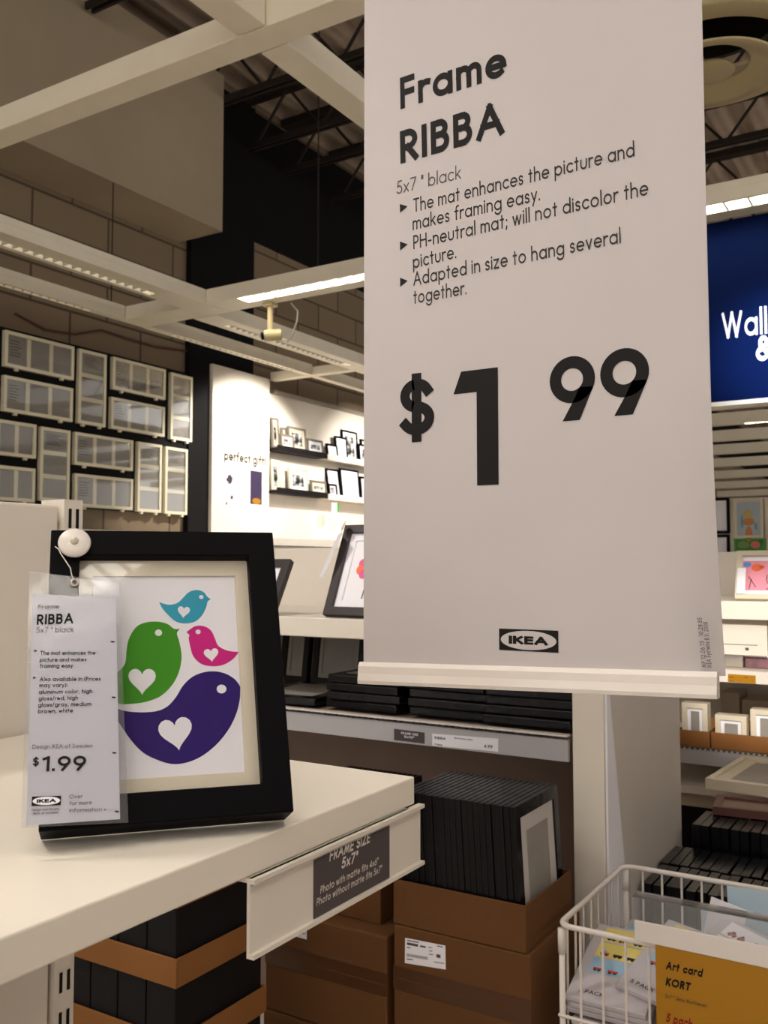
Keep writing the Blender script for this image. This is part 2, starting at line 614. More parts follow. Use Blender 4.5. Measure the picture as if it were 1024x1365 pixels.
def write(bm, s, O, U, V, width=None, cap=0.01, wt=0.12, track=0.17, slant=0.0, mi=0):
    """lay lettering on a plane: O baseline start, U right, V up (unit vectors), width fits the line"""
    q, nat = text_quads(s, wt, track)
    NN = U.cross(V).normalized()
    lay = 0
    sx = (width / nat) if width else cap
    for quad in q:
        pts = []
        for (a, b) in quad:
            pts.append(O + U * ((a * sx) + slant * b * cap) + V * (b * cap) + NN * (lay % 9) * max(2e-6, cap * 2e-4))
        lay += 1
        if (pts[1] - pts[2]).length < 1e-7:
            pts = [pts[0], pts[1], pts[3]]
        try:
            poly(bm, pts, mi)
        except ValueError:
            pass


def flatbm():
    bm = bmesh.new()
    return bm


def ikea_logo(bm, O, U, V, w, h, mi_dark=0, mi_light=1, N=None, eps=0.0002):
    poly(bm, [O, O + U * w, O + U * w + V * h, O + V * h], mi_dark)
    N = N or U.cross(V)
    c = O + U * w / 2 + V * h / 2 + N * eps
    poly(bm, [c + U * (w * .47 * math.cos(2 * PI * k / 32)) + V * (h * .44 * math.sin(2 * PI * k / 32)) for k in range(32)], mi_light)
    write(bm, 'IKEA', O + U * w * .17 + V * h * .31 + N * eps * 2, U, V, w * .66, h * .38, .27, .06, 0, mi_dark)


# ============================================================ SETTING
struct('floor', B(-5.4, 26, -22, 32, -0.1, 0), M_FLOOR)
struct('wall_left', B(-5.1, -4.9, -5, 32, 0, 5.6), M_BLOCK)
struct('wall_back', B(-4.9, 12, 31, 31.2, 0, 5.6), M_DARKB)
# unseen low wall added right of the viewer to block light from that side
struct('blocker_wall_right', B(1.6, 1.75, -3, 9, 0, 2.2), M_BROWNB)
# upper black band of the left wall and the black painted pier
struct('trim_1', B(-4.9, -4.88, 5.85, 30.9, 4.15, 5.25), M_DARKB)
struct('trim_2', B(-4.9, -4.85, 5.10, 5.84, 0, 5.25), M_DARKB)
struct('trim_3', B(-4.9, -4.47, -5, 5.02, 3.88, 5.05), M_BULK)
# white display wall that carries the ledges
struct('wall_display', B(-4.9, -4.86, 6.0, 12.5, 0, 2.90), M_PANELW)
struct('trim_4', B(-4.9, -4.83, 6.1, 12.5, 2.90, 2.93), M_SILV)
# corrugated roof deck
bm = bmesh.new()
pitch = 0.3
n = int(11 / pitch)
prof = []
for i in range(n):
    x = -5.0 + i * pitch
    prof += [(x, 5.34), (x + .12, 5.34), (x + .16, 5.42), (x + .26, 5.42)]
lo = [[bm.verts.new((x, y, z)) for (x, z) in prof] for y in (-5, 31)]
for k in range(len(prof) - 1):
    bm.faces.new((lo[0][k], lo[0][k + 1], lo[1][k + 1], lo[1][k]))
struct('ceiling', bm, M_DECK)


def joist(y, x0=-4.88, x1=5.5):
    bm = bmesh.new()
    zb, zt = 4.86, 5.27
    if y < 5.05:
        x0 = -4.44
    for dy in (-.035, .015):
        box(bm, x0, x1, y + dy, y + dy + .02, zb, zb + .045)
        box(bm, x0, x1, y + dy - .02, y + dy + .04, zt, zt + .06)
    x = x0 + .1
    up = True
    while x < x1 - .4:
        a = Vector((x, y, zb + .02 if up else zt + .02))
        b = Vector((x + .33, y, zt + .02 if up else zb + .02))
        tube(bm, [a, b], .013, 6)
        x += .33
        up = not up
    o = obj('ceiling_joist', bm, M_STEEL)
    o['kind'] = 'structure'


for y in [1.2, 2.45, 3.75, 5.06, 5.76, 6.28, 7.0, 7.7, 8.9, 10.2, 11.5, 12.8, 14.1, 15.4]:
    joist(y)

# ------------------------------------------------------------ suspended beam grid with strip lights
BZ = 3.0


def beam(label, x0, x1, y0, y1, lights=(), h=.085, z=BZ, group=None, depth=.030):
    """lights: (x0,x1,y0,y1) of each louvred strip in its underside"""
    cx, cy = (x0 + x1) / 2, (y0 + y1) / 2
    t = thing('ceiling_beam', label, 'ceiling beam', (cx, cy, z), group=group)
    if lights:
        # channel: roof, two flanges, webs between the lamp openings
        lg = sorted(lights)
        alx = (x1 - x0) > (y1 - y0)
        a0, a1, b0, b1 = lg[0]
        bm = bmesh.new()
        box(bm, x0, x1, y0, y1, z + .052, z + h)
        if alx:
            lg.sort(key=lambda q: q[0])
            box(bm, x0, x1, y0, b0, z, z + .0515)
            box(bm, x0, x1, b1, y1, z, z + .0515)
            xs = [x0] + [v for q in lg for v in q[:2]] + [x1]
            for k in range(0, len(xs), 2):
                box(bm, xs[k], xs[k + 1], b0, b1, z, z + .0515)
        else:
            lg.sort(key=lambda q: q[2])
            box(bm, x0, a0, y0, y1, z, z + .0515)
            box(bm, a1, x1, y0, y1, z, z + .0515)
            xs = [y0] + [v for q in lg for v in q[2:]] + [y1]
            for k in range(0, len(xs), 2):
                box(bm, a0, a1, xs[k], xs[k + 1], z, z + .0515)
        obj('casing', bm, M_BEAM, t, True)
    else:
        obj('casing', B(x0, x1, y0, y1, z, z + h), M_BEAM, t, True, .003)
    for (a, b, c, d) in lights:
        lz = z + depth
        lt = obj('light_strip', B(a + .001, b - .001, c + .001, d - .001, lz, lz + .004), M_LDIM if depth > .045 else M_LIGHT, t, True)
        bm = bmesh.new()
        along_x = (b - a) > (d - c)
        L = (b - a) if along_x else (d - c)
        st = .1 if along_x else .06
        for k in range(1, int(L / st)):
            if along_x:
                box(bm, a + k * st, a + k * st + .008, c + .001, d - .001, z + .001, lz - .001)
            else:
                box(bm, a + .001, b - .001, c + k * st, c + k * st + .004, z + .001, lz - .001)
        obj('louvre', bm, M_FIN, lt, True)
    return t


XB = [(-4.60, -4.40), (-3.92, -3.73), (-1.745, -1.64), (.36, .465), (2.4, 2.59)]
beam('cream ceiling beam without lamps crossing above the bulkhead, nearest in view', -4.40, .36, 2.02, 2.12)
beam('cream ceiling beam running away overhead, crossing just left of the hanging price sign', -1.745, -1.64, 2.125, 4.045)
beam('cream ceiling beam piece overhead, cut by the top edge of the photo', -1.745, -1.64, -.02, 2.015)
beam('ceiling beam with a louvred light strip holding the small security camera', -3.725, 2.4, 4.05, 4.26,
     [(-3.5, -1.8, 4.065, 4.165), (-1.5, .3, 4.065, 4.165), (.6, 2.3, 4.065, 4.165)], depth=.040)
beam('ceiling beam along the left wall with a dotted light strip, above its lower twin', -3.92, -3.73, 0.2, 4.26, [(-3.885, -3.835, 1.4, 3.75)], depth=.047)
beam('lowest ceiling beam at far left with a thin light strip over the framed wall', -4.46, -4.40 + .0, 0.2, 4.04, [(-4.450, -4.424, 1.4, 3.8)], depth=.047)
beam('short cross beam joining the two ceiling beams beside the block wall', -4.46, -3.925, 4.05, 4.26)
beam('ceiling beam beyond the security camera with a long light strip', -4.03, -3.85, 4.27, 6.04, [(-3.985, -3.925, 4.5, 5.9)], depth=.047)
beam('thin edged ceiling beam above the white sign panel', -4.47, -4.40, 4.27, 6.04, [(-4.452, -4.426, 4.5, 5.9)], depth=.047)
beam('far cross beam in front of the display wall', -4.84, 2.4, 6.05, 6.12, h=.07)
beam('far ceiling beam leading along the display wall', -4.47, -4.40, 6.13, 8.2)
beam('far ceiling beam seen at the left edge of the price sign', -4.03, -3.85, 6.13, 8.2, [(-3.985, -3.925, 6.4, 8.0)], depth=.047)
for k, y in enumerate([8.25, 9.45, 10.55, 11.9, 13.3, 15.0, 17.0, 19.2, 21.6]):
    nm = ['nearest', 'second', 'third', 'fourth', 'fifth', 'sixth', 'seventh', 'eighth', 'last'][k]
    beam('%s of the far cross beams seen below the blue banner' % nm, -4.5, 4.0, y, y + .12, [(-1.9, .9, y + .02, y + .08)] if k in (0, 2, 4, 6) else [], h=.13)
beam('lengthwise far ceiling beam below the blue banner', -1.75, -1.64, 4.27, 8.24)
# the grid goes on over the aisle behind the viewer
beam('ceiling beam with light strip over the aisle', .36, .465 + .1, -4, 1.98, [(.39, .53, -3.6, -1.9), (.39, .53, -1.7, -.2), (.39, .53, .3, 1.8)])
beam('ceiling beam with light strips over the near aisle', -4.4, .35, -.25, -.04, [(-3.6, -2.0, -.22, -.08), (-1.55, .2, -.22, -.08)])
beam('ceiling beam with light strips over the rear aisle', -3.9, 4.0, -2.4, -2.2, [(-3.6, -2.0, -2.36, -2.24), (.9, 2.4, -2.36, -2.24)])
beam('ceiling beam with light strip over the right aisle', 2.4, 2.6, -2.1, 4.0, [(2.43, 2.57, -1.6, .2), (2.43, 2.57, .8, 2.6)])
beam('plain sign hanging beam above the price sign', -1.63, .35, .86, .94)

# suspension cables
for (px, py0, z0, z1, yy, lab) in ((150, 150, 2.9 + .19, 5.3, 4.0, 'thin cable hanging in front of the bulkhead'), (424, 230, 3.09, 5.3, 4.15, 'thin cable holding the lit beam by the price sign')):
    p = at(px, 300 if px == 150 else 345, 'y', yy)
    tag(obj('suspension_cable', tube(bmesh.new(), [(p.x, yy, z0), (p.x, yy, z1)], .004, 6), M_STEEL), lab, 'cable')
a = at(0, 418, 'x', -4.88)
pts = []
for (px, py) in ((20, 418), (60, 440), (100, 446), (135, 440), (170, 452), (205, 462), (250, 468)):
    q = at(px, py, 'x', -4.885)
    pts.append(q)
tag(obj('electric_cable', tube(bmesh.new(), pts, .008, 6), M_WOOD), 'reddish cable run along the block wall above the framed wall', 'cable')

# ============================================================ LEFT: framed wall
black = obj('backing_board', B(-4.898, -4.865, 2.2, 5.09, 1.83, 2.895), M_DARKB)
tag(black, 'black backing board on the block wall carrying white three-photo frames', 'board')
FW = 1 / 3.938


def zf(x, y):
    return (x * FW, 430 + y * FW)


def tri_frame(corners, horiz, label):
    P = [at(*zf(*c), 'x', -4.85) for c in corners]
    y0 = (P[0].y + P[3].y) / 2
    y1 = (P[1].y + P[2].y) / 2
    z1 = (P[0].z + P[1].z) / 2
    z0 = (P[2].z + P[3].z) / 2
    w, h = y1 - y0, z1 - z0
    t = thing('wall_picture', label, 'picture frame', (-4.835, (y0 + y1) / 2, z0), (0, 0, PI / 2), 'three-photo frames on the black board')
    obj('moulding', ring(w, h, .021, 0, .03), M_MATW, t)
    bmm = bmesh.new()
    bmp = []
    iw, ih = w - .042, h - .042
    bars = []
    bw = .028
    if horiz:
        cw = (iw - 2 * bw) / 3
        for k in range(3):
            xa = -iw / 2 + k * (cw + bw)
            bmp.append((xa, xa + cw, .021, h - .021))
            if k < 2:
                bars.append((xa + cw, xa + cw + bw, .006, .02, .021, h - .021))
    else:
        ch = (ih - 2 * bw) / 3
        for k in range(3):
            za = .021 + k * (ch + bw)
            bmp.append((-iw / 2, iw / 2, za, za + ch))
            if k < 2:
                bars.append((-iw / 2, iw / 2, .006, .02, za + ch, za + ch + bw))
    obj('mat_board', BB(*bars), M_MATW, t)
    for (a, b, c, d) in bmp:
        obj('insert_sheet', B(a, b, .012, .018, c, d), M_GREYP, t)
    # printed words on the first insert
    a, b, c, d = bmp[0] if horiz else bmp[-1]
    bmt = bmesh.new()
    for k in range(6):
        zz = d - (d - c) * (.2 + .1 * k)
        wd = (b - a) * random.uniform(.4, .7)
        poly(bmt, [Vector((a + (b - a) * .15, .0115, zz)), Vector((a + (b - a) * .15 + wd, .0115, zz)), Vector((a + (b - a) * .15 + wd, .0115, zz + .006)), Vector((a + (b - a) * .15, .0115, zz + .006))])
    obj('insert_print', bmt, M_INKG, t)
    # clips and price flag
    for xx in (-w * .35, w * .35 - .022):
        obj('clip', B(xx, xx + .022, .002, .02, -.016, -.0005), M_MATW, t)
    obj('glass', B(-iw / 2, iw / 2, .003, .005, .021, h - .021), M_GLASS, t)
    return t


M_MATW = mat('cream_frame_paint', (232, 224, 198), 0.5, 0.3, 0.03)
TF = [
    ([(20, 40), (385, 128), (378, 305), (18, 228)], 1, 'wide three-photo frame at the top left corner of the black board'),
    ([(15, 278), (378, 345), (372, 522), (10, 465)], 1, 'wide three-photo frame second from top at the left of the black board'),
    ([(410, 138), (555, 172), (545, 550), (403, 528)], 0, 'tall three-photo frame in the top row, left of the two stacked wide ones'),
    ([(590, 180), (865, 248), (860, 405), (582, 350)], 1, 'upper of the two wide three-photo frames between the tall ones, top row'),
    ([(582, 392), (860, 445), (855, 603), (572, 552)], 1, 'lower of the two wide three-photo frames between the tall ones, top row'),
    ([(895, 262), (1005, 290), (1000, 628), (886, 610)], 0, 'tall three-photo frame at the top right corner of the black board'),
    ([(-120, 488), (185, 540), (180, 718), (-125, 678)], 1, 'wide three-photo frame third from top, cut by the left photo edge'),
    ([(-120, 735), (180, 770), (174, 945), (-125, 925)], 1, 'lowest wide three-photo frame at the left photo edge'),
    ([(208, 545), (362, 570), (356, 945), (200, 935)], 0, 'tall three-photo frame in the lower row above the white shelf back'),
    ([(388, 575), (693, 620), (690, 780), (382, 745)], 1, 'upper of two wide three-photo frames in the middle of the lower row'),
    ([(388, 790), (693, 825), (688, 985), (382, 965)], 1, 'lower of two wide three-photo frames in the middle of the lower row'),
    ([(720, 625), (845, 645), (838, 1005), (712, 985)], 0, 'left of the two tall three-photo frames side by side at lower right'),
    ([(865, 650), (982, 668), (972, 1012), (856, 1000)], 0, 'rightmost tall three-photo frame in the lower row, next to the black pier'),
]
for c, hz, lab in TF:
    tri_frame(c, hz, lab)

# low white display unit along the left wall
t = thing('wall_shelf_unit', 'long low white shelf unit along the left wall below the framed board', 'shelf unit', (-4.6, 5.0, 0))
obj('carcass', B(-4.84, -4.35, 2.0, 8.5, 0, 1.60), M_WHITE, t, True, .003)
obj('top_board', B(-4.84, -4.33, 2.0, 8.5, 1.602, 1.665), M_WHITE, t, True, .003)

# white advertising panel on the pier
p0 = at(284, 487, 'x', -4.815)
p1 = at(360, 503, 'x', -4.815)
t = thing('advertising_panel', 'tall white spotlit panel reading perfect gift beside the black pier', 'sign', (-4.8, (p0.y + p1.y) / 2, 1.67))
obj('panel', B(-4.849, -4.815, p0.y, p1.y, 1.67, (p0.z + p1.z) / 2), M_PANELW, t, True, .003)
bm = bmesh.new()
UY, UZ, UX = Vector((0, 1, 0)), Vector((0, 0, 1)), Vector((1, 0, 0))
o = at(299, 613, 'x', -4.8146)
e = at(354, 617, 'x', -4.8146)
write(bm, 'perfect gift!', o, UY, UZ, e.y - o.y, .075, .19, .15)
obj('lettering', bm, M_INK, t, True)
bm = bmesh.new()
a, b = at(334, 627, 'x', -4.8146), at(349, 673, 'x', -4.8146)
poly(bm, [Vector((-4.8146, a.y, b.z)), Vector((-4.8146, b.y, b.z)), Vector((-4.8146, b.y, a.z)), Vector((-4.8146, a.y, a.z))], 0)
c = at(342, 668, 'x', -4.8142)
poly(bm, [c + UY * .055 * math.cos(k * PI / 8) + UZ * .025 * math.sin(k * PI / 8) for k in range(16)], 1)
M_VIO = mat('dark_violet_print', (52, 40, 74), 0.5)
obj('picture_print', bm, [M_VIO, M_YEL], t, True)
for (px, py, rr) in ((306, 639, .040), (309, 663, .018), (302, 671, .012)):
    c = at(px, py, 'x', -4.8146)
    bm = bmesh.new()
    poly(bm, [c + UY * rr * (1 + .35 * math.sin(1.7 * k)) * math.cos(k * PI / 8) * .8 + UZ * rr * (1 + .3 * math.cos(2.3 * k)) * math.sin(k * PI / 8) for k in range(16)], 0)
    obj('ornament_print', bm, M_VIO, t, True)

# ------------------------------------------------------------ picture ledges
ZS = 1 / 3.594


def z4(x, y):
    return (340 + x * ZS, 480 + y * ZS)


def ledge(label, xa, xb, ytop, M, ytop2=None):
    a = at(*z4(xa, ytop), 'x', -4.74)
    b = at(*z4(xb, ytop2), 'x', -4.74)
    z = (a.z + b.z) / 2
    a.y = max(a.y, p1.y + .01)
    t = thing('picture_ledge', label, 'shelf', (-4.8, (a.y + b.y) / 2, z), group=None)
    obj('ledge_board', B(-4.86, -4.745, a.y, b.y, z - .025, z), M, t, True)
    obj('front_lip', B(-4.744, -4.735, a.y, b.y, z - .03, z + .02), M, t, True)
    return z


z1 = ledge('upper black picture ledge on the display wall', 40, 345, 408, M_BLACKC, 455)
z2 = ledge('lower black picture ledge on the display wall', 40, 348, 612, M_BLACKC, 648)
z3 = ledge('upper white picture ledge reaching behind the price sign', 347, 620, 470, M_WHITE, 500)
z4_ = ledge('lower white picture ledge reaching behind the price sign', 352, 620, 650, M_WHITE, 682)


def ledge_frame(xa, xb, ytop, zb, M, label, lean=4, dx=0.0, mat_m=None, pic=True, border=.018, cols=(.24,)):
    """picture frame on a ledge, seen from px column xa..xb with its top at ytop (crop px)"""
    X0 = -4.79 - dx
    a = at(*z4(xa, ytop), 'x', X0)
    b = at(*z4(xb, ytop + (xb - xa) * .2), 'x', X0)
    a.y = max(a.y, p1.y + .012)
    w = b.y - a.y
    h = (a.z + b.z) / 2 - zb
    t = thing('framed_picture', label, 'picture frame', (X0, (a.y + b.y) / 2, zb + .0012 + .018 * math.sin(rad(lean))), (rad(-lean), 0, PI / 2))
    obj('moulding', ring(w, h, border, 0, .018), M, t)
    mw = max(.012, (w - 2 * border) * .15)
    iw, ih = w - 2 * border, h - 2 * border
    obj('mat_board', ring(iw - .002, ih - .002, mw, .006, .010, z0=border + .001), mat_m or M_MAT, t)
    obj('photo_print', B(-iw / 2 + mw, iw / 2 - mw, .010, .014, border + mw, h - border - mw), M_PH2 if pic else M_PAPER, t)
    return t


M_GREYF = mat('grey_wood_frame', (120, 112, 100), 0.5, 0.3, 0.05)
M_CREAMF = mat('pale_frame', (202, 194, 176), 0.5, 0.3, 0.03)
ledge_frame(62, 122, 268, z1, M_GREYF, 'tall grey frame half hidden by the white panel, upper black ledge', 4, 0, M_CREAMF)
ledge_frame(133, 158, 322, z1, M_GREYF, 'small dark frame peeping out at the back of the upper black ledge', 4, .035)
ledge_frame(128, 190, 352, z1, M_GREYF, 'small grey frame in front of a bigger one on the upper black ledge', 4, -.02)
ledge_frame(165, 250, 315, z1, M_GREYF, 'largest grey frame with a portrait on the upper black ledge', 4, .01, M_CREAMF)
ledge_frame(256, 330, 374, z1, M_GREYF, 'grey frame with a hatted head photo, right end of upper black ledge', 4, 0, M_PAPER)
ledge_frame(350, 402, 398, z3, M_BLACK, 'low black frame at the left end of the upper white ledge', 8, -.01, M_PAPER, False)
ledge_frame(392, 448, 362, z3, M_BLACK, 'black frame with a sketch, second on the upper white ledge', 5, 0, M_PAPER, False)
ledge_frame(424, 498, 332, z3, M_BLACK, 'tallest black frame on the upper white ledge', 4, .03, M_PAPER)
ledge_frame(504, 560, 400, z3, M_BLACK, 'narrow black frame beside the price sign edge, upper white ledge', 5, -.01, M_PAPER)
ledge_frame(515, 580, 378, z3, M_BLACK, 'dark frame behind the narrow one at the price sign edge', 4, .03)
ledge_frame(62, 128, 470, z2, M_CREAMF, 'tall pale frame half hidden by the white panel, lower black ledge', 4, 0)
ledge_frame(168, 258, 512, z2, M_CREAMF, 'pale square frame with a family photo, lower black ledge', 4, 0, M_PAPER)
ledge_frame(272, 345, 572, z2, M_GREYF, 'small grey frame at the right end of the lower black ledge', 4, 0)
ledge_frame(356, 416, 515, z4_, M_BLACK, 'leaning black frame at the left end of the lower white ledge', 8, .02, M_PAPER, False)
ledge_frame(358, 398, 590, z4_, M_BLACK, 'tiny black frame in front, left end of the lower white ledge', 6, -.02, M_PAPER)
ledge_frame(420, 508, 514, z4_, M_BLACK, 'large black frame with white mat, middle of the lower white ledge', 6, 0, M_PAPER, False)
ledge_frame(512, 580, 555, z4_, M_BLACK, 'black frame cut by the price sign, lower white ledge', 5, 0, M_PAPER, False)
# small green and white tag under the lower white ledge
a, b = at(*z4(368, 682), 'x', -4.73), at(*z4(402, 745), 'x', -4.73)
t = thing('ledge_tag', 'small green and white tag hanging below the white picture ledge', 'tag', (-4.73, a.y, b.z))
obj('tag_card', B(-4.733, -4.731, a.y, b.y - .02, b.z, a.z), M_PAPER, t, True)
obj('tag_flap', B(-4.731, -4.729, b.y - .03, b.y, b.z + .03, a.z), M_GREEN, t, True, label='green flap')

# ============================================================ security camera on the lit beam
p = at(358, 405, 'z', BZ)
p.y = max(p.y, 4.19)
q = at(362, 447, 'y', p.y)
t = thing('security_camera', 'small cream security camera hanging under the lit ceiling beam', 'camera', (q.x, p.y, BZ))
bm = bmesh.new()
tube(bm, [(q.x - .01, p.y, BZ), (q.x - .01, p.y, q.z + .03)], .017, 10)
obj('stem', bm, M_CREAMP, t, True)
obj('clamp', B(q.x - .045, q.x + .025, p.y - .03, p.y + .03, BZ - .02, BZ), M_CREAMP, t, True, .003)
d = Vector((-.75, -.62, -.12)).normalized()
bm = bmesh.new()
tube(bm, [q - d * .06, q + d * .045], .034, 16)
obj('housing', bm, M_CREAMP, t, True, .006)
bm = bmesh.new()
tube(bm, [q + d * .045, q + d * .062], .022, 14)
obj('lens', bm, M_BLACK, t, True)
bm = bmesh.new()
cpts = []
for (px, py) in ((377, 453), (383, 456), (390, 446), (396, 428), (397, 415), (388, 404)):
    c = at(px, py, 'y', p.y + .02)
    cpts.append(c)
tube(bm, cpts, .005, 6)
obj('cable', bm, M_SILV, t, True)

# ============================================================ round air diffuser
yd = 3.4
c = at(946, 81, 'y', yd)
Rr = .372
t = thing('air_diffuser', 'large round cream air diffuser of concentric rings above the right edge', 'air diffuser', (c.x, c.y, c.z))
bm = bmesh.new()
lathe(bm, [(Rr, .012), (Rr, 0), (.97 * Rr, -.004), (.80 * Rr, -.014), (.78 * Rr, -.010), (.79 * Rr, .0), (.9 * Rr, .03), (Rr, .012)], c, 64)
obj('outer_ring', bm, M_CREAMP, t, True, smooth=True)
bm = bmesh.new()
lathe(bm, [(.64 * Rr, -.048), (.64 * Rr, -.056), (.55 * Rr, -.054), (.38 * Rr, -.022), (.36 * Rr, -.016), (.38 * Rr, -.012), (.56 * Rr, -.042), (.64 * Rr, -.048)], c, 64)
obj('middle_ring', bm, M_CREAMP, t, True, smooth=True)
bm = bmesh.new()
lathe(bm, [(.002, -.056), (.18 * Rr, -.054), (.235 * Rr, -.046), (.22 * Rr, -.036), (.002, -.03)], c, 48)
obj('centre_disc', bm, M_CREAMP, t, True, smooth=True)
bm = bmesh.new()
lathe(bm, [(.66 * Rr, .14), (.72 * Rr, .14), (.72 * Rr, 1.2)], c, 40)
obj('duct_collar', bm, M_STEEL, t, True, smooth=True)
bm = bmesh.new()
for k in range(3):
    a = k * 2 * PI / 3 + .4
    tube(bm, [c + Vector((.03 * math.cos(a), .03 * math.sin(a), -.034)), c + Vector((.9 * Rr * math.cos(a), .9 * Rr * math.sin(a), .03))], .006, 6)
obj('spoke', bm, M_CREAMP, t, True)

# ============================================================ blue banner
YB = 4.275
zb0, zb1 = 2.18, 2.998
t = thing('hanging_banner', 'deep blue banner with white lettering under the lit beam at right', 'banner', (-.1, YB, zb0))
obj('panel', B(-1.0, .95, YB, YB + .012, zb0, zb1), M_BLUE, t, True)
obj('edge_rail', B(-1.0, .95, YB - .004, YB + .016, zb0 - .02, zb0), M_WHITEM, t, True)
bm = bmesh.new()
o, e = at(963, 452, 'y', YB - .001), at(1024, 446, 'y', YB - .001)
write(bm, 'Wall', Vector((o.x, YB - .001, o.z)), UX, UZ, e.x - o.x - .003, .118, .14, .14)
o, e = at(1008, 482, 'y', YB - .001), at(1030, 480, 'y', YB - .001)
write(bm, '&', Vector((o.x, YB - .001, o.z)), UX, UZ, e.x - o.x, .112, .19)
obj('lettering', bm, M_PAPER, t, True)

# ============================================================ LEFT: white shelf with the bird picture
TZ = 1.24
XF0 = -.466
t = thing('shelf_unit', 'white shop shelf with back panel in the left foreground carrying the bird picture', 'shelf unit', (-.75, .2, 0))
obj('shelf_board', B(-.996, XF0, -.9, .816, TZ - .027, TZ), M_WHITE, t, True, .0015)
obj('back_panel', B(-1.03, -1.004, -.9, .814, .12, 1.530), M_WHITEM, t, True, .004)
bm = B(-1.045, -.999, .8185, .849, 0, 1.538)
z = .05
while z < 1.52:
    for yy in (.8255, .8375):
        poly(bm, [Vector((-.9986, yy, z)), Vector((-.9986, yy + .005, z)), Vector((-.9986, yy + .005, z + .026)), Vector((-.9986, yy, z + .026))], 1)
    z += .05
obj('upright_post', bm, [M_WHITEM, M_INK], t, True)
for yy in (.795, -.85):
    obj('bracket', B(-.997, -.62, yy, yy + .012, TZ - .075, TZ - .0275), M_WHITEM, t, True)
obj('base_plinth', B(-1.02, -.55, -.9, .70, 0, .12), M_WHITEM, t, True)

# label holder on its front edge with the dark size card
t = thing('shelf_label', 'white label holder with a dark frame size card on the shelf edge', 'label', (XF0, .69, 1.155))
bm = bmesh.new()
x0 = XF0 + .0006
box(bm, x0, x0 + .003, .558, .821, 1.157, 1.209)
box(bm, x0, x0 + .007, .558, .823, 1.209, 1.2125)
box(bm, x0, x0 + .007, .558, .823, 1.1535, 1.157)
obj('holder', bm, M_WHITEM, t, True)
obj('holder_hook', B(-.52, x0 + .003, .56, .80, 1.2085, 1.2125), M_WHITEM, t, True)
card = obj('size_card', B(x0 + .0031, x0 + .0039, .6395, .7605, 1.1575, 1.2055), M_DGREY, t, True, label='dark grey card')
bm = bmesh.new()
XT = x0 + .0042


def zc(x, y):
    return (360 + x / 5.12, 1000 + y / 5.12)


for s, pa, pb, cap, wt in (('FRAME SIZE', (405, 752), (680, 640), .0095, .2), ('5x7"', (487, 810), (597, 762), .0095, .2),
                           ('Photo with matte fits 4x6"', (343, 962), (737, 795), .0062, .15), ('Photo without matte fits 5x7"', (317, 1045), (762, 848), .0062, .15)):
    a, b = at(*zc(*pa), 'x', XT), at(*zc(*pb), 'x', XT)
    write(bm, s, Vector((XT, a.y, (a.z + b.z) / 2)), UY, UZ, b.y - a.y, cap, wt, .14, .15)
obj('lettering', bm, M_LTXT, card, True)

# ------------------------------------------------------------ the framed birds
FWD_W, FWD_H, FWD_D = .19, .2462, .038
LEAN, FY = rad(24.02), rad(48.85)
FO = Vector((-.5140, .5265, TZ + FWD_D * math.sin(LEAN) + .0004))
t = thing('framed_picture', 'black frame with four colourful bird silhouettes on the white shelf', 'picture frame', FO, (-LEAN, 0, FY))
MF = XF[t.name]
fr = obj('moulding', ring(FWD_W, FWD_H, .0235, 0, FWD_D), M_BLACK, t, bevel=.0012)
# inside of frame: measured on the photo through the frame's own plane
FN = (MF.to_3x3() @ Vector((0, -1, 0))).normalized()


def on_frame(px, py, depth):
    p = at_plane(px, py, MF @ Vector((0, depth, 0)), FN)
    return MF.inverted() @ p


DEP = .012
z3s = 1 / 2.56


def zb3(x, y, depth=DEP):
    return on_frame(x * z3s, 660 + y * z3s, depth)


iw0, iw1, ih0, ih1 = -FWD_W / 2 + .0235, FWD_W / 2 - .0235, .0235, FWD_H - .0235
# mat window from the photo
tr, br = zb3(808, 275), zb3(836, 944)
wx1 = (tr.x + br.x) / 2
wz1, wz0 = tr.z, br.z
wx0 = -wx1
bm = bmesh.new()
oq = [(iw0 - .003, ih0 - .003), (iw1 + .003, ih0 - .003), (iw1 + .003, ih1 + .003), (iw0 - .003, ih1 + .003)]
iq = [(wx0, wz0), (wx1, wz0), (wx1, wz1), (wx0, wz1)]
V = [[bm.verts.new((x, y, z)) for (x, z) in c] for c, y in ((oq, DEP), (iq, DEP), ([(x * .985, z) for x, z in iq], DEP + .0018), (oq, DEP + .0018))]
for a in range(4):
    for k in range(4):
        bm.faces.new((V[a][k], V[a][(k + 1) % 4], V[(a + 1) % 4][(k + 1) % 4], V[(a + 1) % 4][k]))
obj('mat_board', bm, M_MAT, t)
DP = DEP + .0022
prn = obj('art_print', B(iw0, iw1, DP, DP + .001, ih0, ih1), M_PAPER, t)


def spline(pts, sharp=(), n=6):
    N = len(pts)
    P = [Vector(p) for p in pts]
    out = []
    for i in range(N):
        a, b = P[i], P[(i + 1) % N]
        ta = Vector((0, 0)) if i in sharp else (b - P[i - 1]) * .5
        tb = Vector((0, 0)) if (i + 1) % N in sharp else (P[(i + 2) % N] - a) * .5
        for k in range(n):
            s = k / n
            out.append(a * (2 * s ** 3 - 3 * s ** 2 + 1) + ta * (s ** 3 - 2 * s ** 2 + s) + b * (-2 * s ** 3 + 3 * s ** 2) + tb * (s ** 3 - s ** 2))
    return out


def heart(cx, cy, w, h, rot=0):
    out = []
    for k in range(28):
        a = 2 * PI * k / 28
        x = 16 * math.sin(a) ** 3 / 32 * w
        y = -(13 * math.cos(a) - 5 * math.cos(2 * a) - 2 * math.cos(3 * a) - math.cos(4 * a)) / 29 * h
        out.append((cx + x * math.cos(rot) - y * math.sin(rot), cy + x * math.sin(rot) + y * math.cos(rot)))
    return out


